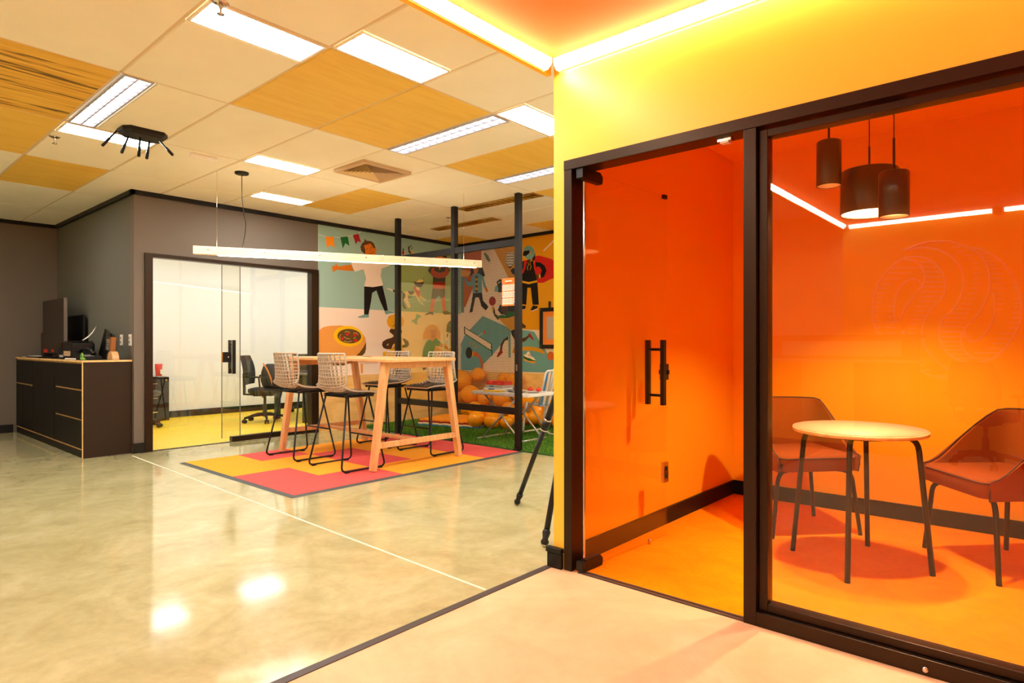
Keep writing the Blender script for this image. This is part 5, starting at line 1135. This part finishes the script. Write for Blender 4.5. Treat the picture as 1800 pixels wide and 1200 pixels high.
for z, sx, sy in ((.505, .10, .10), (.53, .17, .13), (.62, .19, .15), (.74, .17, .13), (.83, .12, .10), (.86, .06, .05)):
    rows.append([(-9.0 + .02 * (z - .5) + sx * math.cos(a), 4.44 - .10 * (z - .5) + sy * math.sin(a), z) for a in [2 * math.pi * k / 16 for k in range(17)]])
mb = MB().grid(rows, 'office_chair_black'); mb.add(rows[-1][:-1], [tuple(range(16))], 'office_chair_black'); mb.add(rows[0][:-1], [tuple(range(16))[::-1]], 'office_chair_black'); build('bag', mb, bp)
build('strap', MB().tube([(-8.90, 4.25, .87), (-8.84, 4.28, .78), (-8.82, 4.32, .66), (-8.84, 4.36, .54)], .012, 'strap_orange', 6), bp)
build('badge', MB().lathe([(0, 0), (.02, 0), (.02, .004), (0, .004)], 'noticeboard_grey', 10, (-8.84, 4.45, .78)), bp); build('pocket', MB().prism(rrect(-8.86, 4.34, -8.78, 4.52, .03, 3), .54, .68, 'laminate_black'), bp, .01)
pd = thing('drawer_pedestal', 'black drawer pedestal seen through the office door edge', 'drawer unit', (-10.57, 3.40, .004))
build('body', B((-10.73, 3.12, .004), (-10.42, 3.545, .655), 'laminate_black'), pd, .003)
for z0, z1 in ((.44, .645), (.23, .43), (.02, .22)):
    d_ = build('drawer', B((-10.42, 3.13, z0), (-10.40, 3.535, z1), 'laminate_black'), pd, .002); build('handle', B((-10.40, 3.28, z1 - .09), (-10.385, 3.38, z1 - .075), 'chrome'), d_)
build('lock', MB().tube([(-10.40, 3.50, .61), (-10.394, 3.50, .61)], .014, 'brass', 10), pd)
cu = thing('mug', 'red mug standing on the black drawer pedestal', 'mug', (-10.5, 3.43, .655)); build('cup', MB().lathe([(0, 0), (.04, 0), (.052, .18), (.046, .18), (.036, .01), (0, .01)], 'red_plastic', 18, (-10.5, 3.43, .672)), cu); build('label', B((-10.452, 3.435, .70), (-10.444, 3.475, .77), 'paper_white'), cu)
bk_ = thing('notebook', 'thin pale notebook under the red mug', 'notebook', (-10.52, 3.3, .655)); build('cover', B((-10.62, 3.15, .655), (-10.42, 3.49, .67), 'noticeboard_grey'), bk_, .002)

# ------------------------------------------------------------------ meeting room furniture
rt_ = thing('round_table', 'small round pale table with four black tube legs on orange carpet', 'table', (-.815, 3.5, .002))
build('tabletop', MB().lathe([(0, .684), (.318, .684), (.32, .686), (.32, .701), (.318, .703), (0, .703)], 'birch_ply', 48, (-.815, 3.5, 0)), rt_); build('top_laminate', MB().lathe([(0, .703), (.317, .703), (.317, .706), (0, .706)], 'table_laminate', 48, (-.815, 3.5, 0)), rt_)
for a in (-85, 6, 183, 95):
    c, s = math.cos(math.radians(a)), math.sin(math.radians(a)); P = lambda r_, z: (-.815 + r_ * c, 3.5 + r_ * s, z)
    build('leg', MB().tube([P(.15, .674)] + bez(P(.20, .674), P(.265, .676), P(.272, .61), 6) + [P(.33, .003)], .0135, 'black_metal', 12), rt_)
build('mounting_plate', MB().lathe([(0, .66), (.17, .66), (.17, .684), (0, .684)], 'black_metal', 24, (-.815, 3.5, 0)), rt_)
def tub_chair(label, loc, rot):
    r = thing('tub_chair', label, 'chair', loc, rot, 'rust tub chairs in the meeting room')
    plan = []
    n = 28
    for k in range(n + 1):
        u = -1 + 2 * k / n; t = abs(u)
        if t > .42: q = (t - .42) / .58; x = .242 + .02 * q ** .8; y = -.14 + .375 * q
        else: a = t / .42 * math.pi / 2; x = .242 * math.sin(a) ** .75; y = -.14 - .13 * math.cos(a) ** .8
        s_ = max(0, min(1, 1 - max(0, t - .40) / .60)); h = .085 + .30 * (1 - (1 - s_ ** 1.75) ** 1.5)
        if t > .30: pass
        plan.append((math.copysign(x, u), y, .395, h, t))
    out, top, inn = [], [], []
    for x, y, z0, h, t in plan:
        n2 = Vector((x * .6, y - .05, 0)); n2 = n2.normalized() if n2.length > 0 else Vector((0, -1, 0)); lean = .075 * (h - .08) / .3
        col = []
        for v in (0, .15, .5, .85, 1): col.append((x * (1 - .06 * (1 - v)) + n2.x * lean * v * .3, y * (1 - .04 * (1 - v)) + n2.y * lean * v * 1.2, z0 - .008 * (1 - v) + h * v))
        out.append(col); th = .032
        inn.append([(c[0] - n2.x * th, c[1] - n2.y * th, c[2] - (.006 if i_ == 4 else 0)) for i_, c in enumerate(col)])
    mb = MB().grid(out, 'upholstery_rust', flip=True).grid(inn, 'upholstery_rust')
    mb.grid([[o[-1] for o in out], [i_[-1] for i_ in inn]], 'upholstery_rust'); mb.grid([[o[0] for o in out], [i_[0] for i_ in inn]], 'upholstery_rust', flip=True)
    for k in (0, -1): mb.grid([out[k], inn[k]], 'upholstery_rust', flip=(k == 0))
    build('back_shell', mb, r, local=True)
    build('shell_piping', MB().tube([out[0][0]] + [out[0][2]] + [((o[-1][0] + i_[-1][0]) / 2, (o[-1][1] + i_[-1][1]) / 2, o[-1][2] + .002) for o, i_ in zip(out, inn)] + [out[-1][2], out[-1][0]], .004, 'piping_dark', 6), r, local=True)
    sp = rrect(-.235, -.23, .235, .25, .05, 5); rows = [[(x * s, .01 + (y - .01) * s, z) for x, y in sp + sp[:1]] for z, s in ((.392, .93), (.40, .98), (.465, 1.0), (.478, .985), (.488, .9))]
    mb = MB().grid(rows, 'upholstery_rust'); m_ = len(sp); top_ = [(x * .9, .01 + (y - .01) * .9, .488) for x, y in sp]
    mid = [(x * .45, .01 + (y - .01) * .45, .497) for x, y in sp]; mb.grid([top_ + top_[:1], mid + mid[:1]], 'upholstery_rust'); mb.add(mid, [tuple(range(m_))], 'upholstery_rust', True); mb.add(rows[0][:-1], [tuple(range(m_))[::-1]], 'upholstery_rust')
    build('seat_cushion', mb, r, local=True)
    build('cushion_piping', MB().tube([(x * 1.0, y, .470) for x, y in sp], .004, 'piping_dark', 6, closed=True), r, local=True)
    build('care_tag', B((.236, .235, .415), (.24, .25, .445), 'black_metal'), r, local=True)
    for sx, fy, k_ in ((1, .20, 1), (-1, .20, 1), (1, -.22, .815), (-1, -.22, .815)):
        p = [(sx * .10, fy * .55, .388)] + bez((sx * .165 * k_, fy * .8, .386), (sx * .225 * k_, fy * .93, .388), (sx * .235 * k_, fy * .94, .33), 5) + [(sx * .276 * k_, fy * 1.02, .002)]
        build('leg', MB().tube(p, .0125, 'black_metal', 10), r, local=True)
    return r
tub_chair('rust upholstered tub chair behind the round table next to the mullion', (-1.262, 3.958, .002), math.atan2(-.72, -.69))
tub_chair('rust upholstered tub chair cut off by the right photo edge', (-.255, 3.925, .002), math.atan2(.75, -.66))
def pendant(label, x, y, zb, zt, r_, rod):
    r = thing('pendant_lamp', label, 'pendant lamp', (x, y, 2.54), group='black drum pendants in the meeting room')
    build('shade', MB().lathe([(0, zt), (r_ - .006, zt), (r_, zt - .006), (r_, zb), (r_ - .004, zb), (r_ - .004, zt - .012), (0, zt - .012)], 'shade_black', 40, (x, y, 0)), r)
    build('shade_lining', MB().lathe([(r_ - .0045, zb + .002), (r_ - .0045, zt - .013), (r_ * .2, zt - .014), (r_ * .2, zt - .016), (r_ - .0065, zt - .016), (r_ - .0065, zb + .002), (r_ - .0045, zb + .002)], 'shade_inside', 40, (x, y, 0), caps=False), r)
    build('bulb', MB().lathe([(0, zt - .13), (.018, zt - .125), (.028, zt - .1), (.02, zt - .06), (.012, zt - .03), (0, zt - .03)], 'bulb_light', 16, (x, y, 0)), r)
    build('lamp_holder', MB().lathe([(0, zt - .03), (.014, zt - .03), (.014, zt - .012), (0, zt - .012)], 'black_metal', 12, (x, y, 0)), r)
    build('rod', MB().tube([(x, y, zt), (x, y, zt + rod)], .0055, 'black_metal', 8), r)
    build('cord', MB().tube([(x, y, zt + rod), (x, y, 2.54)], .0025, 'black_metal', 6), r)
    build('canopy', MB().lathe([(0, 2.515), (.05, 2.515), (.05, 2.54), (0, 2.54)], 'black_metal', 20, (x, y, 0)), r)
pendant('slim black cylinder pendant nearest the mullion', -.942, 3.434, 1.97, 2.205, .061, .3)
pendant('wide black drum pendant in the middle of the cluster', -.79, 3.624, 1.835, 2.065, .142, .13)
pendant('slim black cylinder pendant in front of the wide drum', -.574, 3.09, 1.705, 1.905, .062, .15)

# ------------------------------------------------------------------ reception seen in the glass
ct = thing('reception_counter', 'wooden reception counter seen only as a reflection in the glass', 'counter', (-1.9, -1.95, 0))
cy = -2.1
build('top_shelf', B((-2.65, cy - .4, 1.21), (-1.09, cy + .02, 1.245), 'counter_wood'), ct, .003)
build('screen_box', B((-2.65, cy - .03, .985), (-1.09, cy, 1.21), 'counter_wood'), ct, .003); build('perforated_inset', B((-2.45, cy, 1.02), (-1.25, cy + .006, 1.18), 'counter_perf'), ct)
build('worktop', B((-2.65, cy - .65, .955), (-1.09, cy + .01, .985), 'birch_ply'), ct, .003)
build('front_panel', B((-2.65, cy - .03, .08), (-2.24, cy - .01, .955), 'orange_paint'), ct); build('front_panel', B((-2.235, cy - .03, .55), (-1.705, cy - .01, .955), 'yellow_paint'), ct); build('front_panel', B((-2.235, cy - .03, .08), (-1.705, cy - .01, .545), 'yellow_paint'), ct); build('front_panel', B((-1.70, cy - .03, .08), (-1.18, cy - .01, .955), 'counter_wood'), ct)
build('carcass', B((-2.64, cy - .6, .0), (-1.18, cy - .03, .955), 'laminate_brown'), ct)
vz = thing('reed_vase', 'small vase with thin reeds on the reception counter', 'vase', (-1.27, cy - .2, 1.245)); build('vase', MB().lathe([(0, 0), (.02, 0), (.024, .02), (.01, .04), (.012, .05), (0, .05)], 'white_plastic', 12, (-1.27, cy - .2, 1.245)), vz)
rd = MB()
for dx in (-.03, .0, .025): rd.tube([(-1.27, cy - .2, 1.29), (-1.27 + dx, cy - .2, 1.38)], .002, 'laminate_brown', 5)
build('reeds', rd, vz)
em_ = thing('wall_emblem', 'pale line emblem of two interlocking swirls on the yellow reception wall', 'emblem', (-1.0, YS, 1.55))
EMBLEM=[
[(-1380,2222),(-1230,2272),(-1097,2286),(-942,2269),(-816,2211),(-718,2150),(-645,2062),(-597,1942),(-585,1824),(-585,1708),(-621,1593),(-681,1464),(-792,1334),(-829,1268),(-841,1186),(-816,1082),(-755,1016),(-718,987)],
[(-1380,2222),(-1203,2233),(-1071,2199),(-942,2119),(-854,2006),(-820,1885),(-820,1751),(-854,1633),(-917,1516),(-1006,1429),(-1039,1339),(-1045,1232),(-1019,1126),(-942,1021),(-841,962),(-718,942),(-621,966),(-526,1011),(-445,1112),(-376,1241),(-330,1368),(-317,1551),(-336,1694),(-387,1840),(-468,1989),(-573,2099),(-694,2169),(-755,2183)],
[(-1656,1270),(-1700,1400),(-1714,1561),(-1692,1721),(-1649,1864),(-1563,1985),(-1464,2088),(-1366,2130),(-1257,2133),(-1150,2100),(-1071,2024),(-1006,1928),(-981,1821),(-994,1701),(-1045,1612),(-1124,1524),(-1183,1418),(-1206,1296),(-1190,1141),(-1124,1019),(-1019,914),(-917,841),(-816,814),(-755,823)],
[(-1366,2111),(-1271,2087),(-1203,2004),(-1177,1925),(-1183,1834),(-1217,1774),(-1298,1670),(-1380,1549),(-1422,1425)],
[(-1464,1394),(-1485,1537),(-1471,1694),(-1422,1802),(-1366,1861),(-1298,1891),(-1230,1860),(-1214,1789)],
[(-562,1692),(-538,1590),(-544,1445),(-585,1316),(-657,1214),(-718,1174),(-767,1186),(-804,1245),(-804,1297)],
[(-1217,848),(-1124,797),(-1019,766),(-892,764),(-792,793),(-755,823)],
[(-1520,2027),(-1217,2002)],
[(-1551,1966),(-1314,1949)],
[(-1582,1906),(-1412,1894)],
[(-1613,1845),(-1513,1839)],
[(-1642,1799),(-1563,1794)],
[(-1655,1745),(-1580,1741)],
[(-1668,1691),(-1597,1688)],
[(-1681,1637),(-1614,1634)],
[(-1694,1583),(-1631,1581)],
[(-1707,1529),(-1649,1527)],
[(-1707,1488),(-1656,1487)],
[(-1692,1415),(-1639,1414)],
[(-1678,1343),(-1622,1342)],
[(-1663,1270),(-1605,1269)],
[(-1230,2068),(-1084,2056)],
[(-1217,2011),(-1058,1999)],
[(-1203,1954),(-1032,1942)],
[(-1190,1898),(-1006,1885)],
[(-1177,1841),(-981,1828)],
[(-1190,1788),(-987,1776)],
[(-1203,1735),(-1003,1724)],
[(-1217,1681),(-1019,1672)],
[(-1244,1629),(-1071,1621)],
[(-1257,1575),(-1106,1569)],
[(-1271,1521),(-1141,1517)],
[(-1284,1468),(-1177,1464)],
[(-1311,1422),(-1203,1419)],
[(-1323,1373),(-1226,1371)],
[(-1334,1323),(-1248,1322)],
[(-1346,1274),(-1271,1273)],
[(-1548,1587),(-1492,1585)],
[(-1553,1525),(-1486,1523)],
[(-1557,1463),(-1480,1461)],
[(-1561,1401),(-1475,1399)],
[(-1565,1339),(-1469,1337)],
[(-1570,1277),(-1464,1276)],
[(-917,2204),(-829,2195)],
[(-870,2155),(-792,2147)],
[(-823,2106),(-755,2100)],
[(-776,2058),(-718,2053)],
[(-730,2011),(-681,2007)],
[(-730,1959),(-669,1955)],
[(-730,1905),(-667,1901)],
[(-730,1851),(-665,1847)],
[(-730,1797),(-663,1793)],
[(-755,1747),(-669,1742)],
[(-783,1692),(-690,1687)],
[(-812,1636),(-710,1632)],
[(-841,1581),(-730,1576)],
[(-904,1531),(-755,1525)],
[(-942,1482),(-771,1477)],
[(-981,1433),(-788,1428)],
[(-1019,1384),(-804,1379)],
[(-1032,1339),(-816,1334)],
[(-1030,1283),(-825,1280)],
[(-1028,1227),(-833,1226)],
[(-1026,1172),(-841,1171)],
[(-1006,1126),(-841,1126)],
[(-972,1081),(-812,1082)],
[(-938,1036),(-783,1037)],
[(-904,991),(-755,993)],
[(-694,2111),(-597,2102)],
[(-663,2068),(-570,2059)],
[(-633,2025),(-544,2017)],
[(-603,1982),(-517,1975)],
[(-573,1940),(-491,1933)],
[(-573,1889),(-468,1881)],
[(-570,1838),(-460,1830)],
[(-566,1787),(-452,1780)],
[(-562,1736),(-445,1729)],
[(-538,1676),(-456,1672)],
[(-536,1622),(-463,1619)],
[(-535,1568),(-471,1565)],
[(-534,1513),(-478,1511)],
[(-532,1459),(-485,1458)],
[(-387,1783),(-341,1780)],
[(-383,1729),(-336,1726)],
[(-378,1675),(-330,1673)],
[(-374,1622),(-324,1619)],
[(-370,1568),(-319,1566)],
[(-376,1525),(-319,1523)],
[(-387,1472),(-324,1470)],
[(-398,1419),(-330,1417)],
[(-410,1366),(-336,1364)],
[(-421,1313),(-341,1311)],
[(-491,1256),(-387,1255)],
[(-526,1204),(-414,1203)],
[(-562,1151),(-441,1151)],
[(-597,1097),(-468,1098)],
[(-718,1053),(-503,1054)],
[(-742,994),(-538,996)],
[(-1230,910),(-1183,911)],
[(-1217,856),(-1124,858)],
[(-1084,798),(-955,802)],
[(-1071,784),(-942,788)],
]

eb = MB()
for l_ in EMBLEM: eb.tube([(a / 1000, YS + .004, b / 1000) for a, b in l_], .011 if len(l_) > 2 else .008, 'emblem_white', 5)
build('swirl_lines', eb, em_)
oc = office_chair('dark office chair in front of the reception wall seen only in the glass', (-.55, -2.1, 0), math.radians(200)); oc['group'] = 'reception chair'; del oc['group']
# camera tripod reflected in the glass is left out; clean up placeholder slots
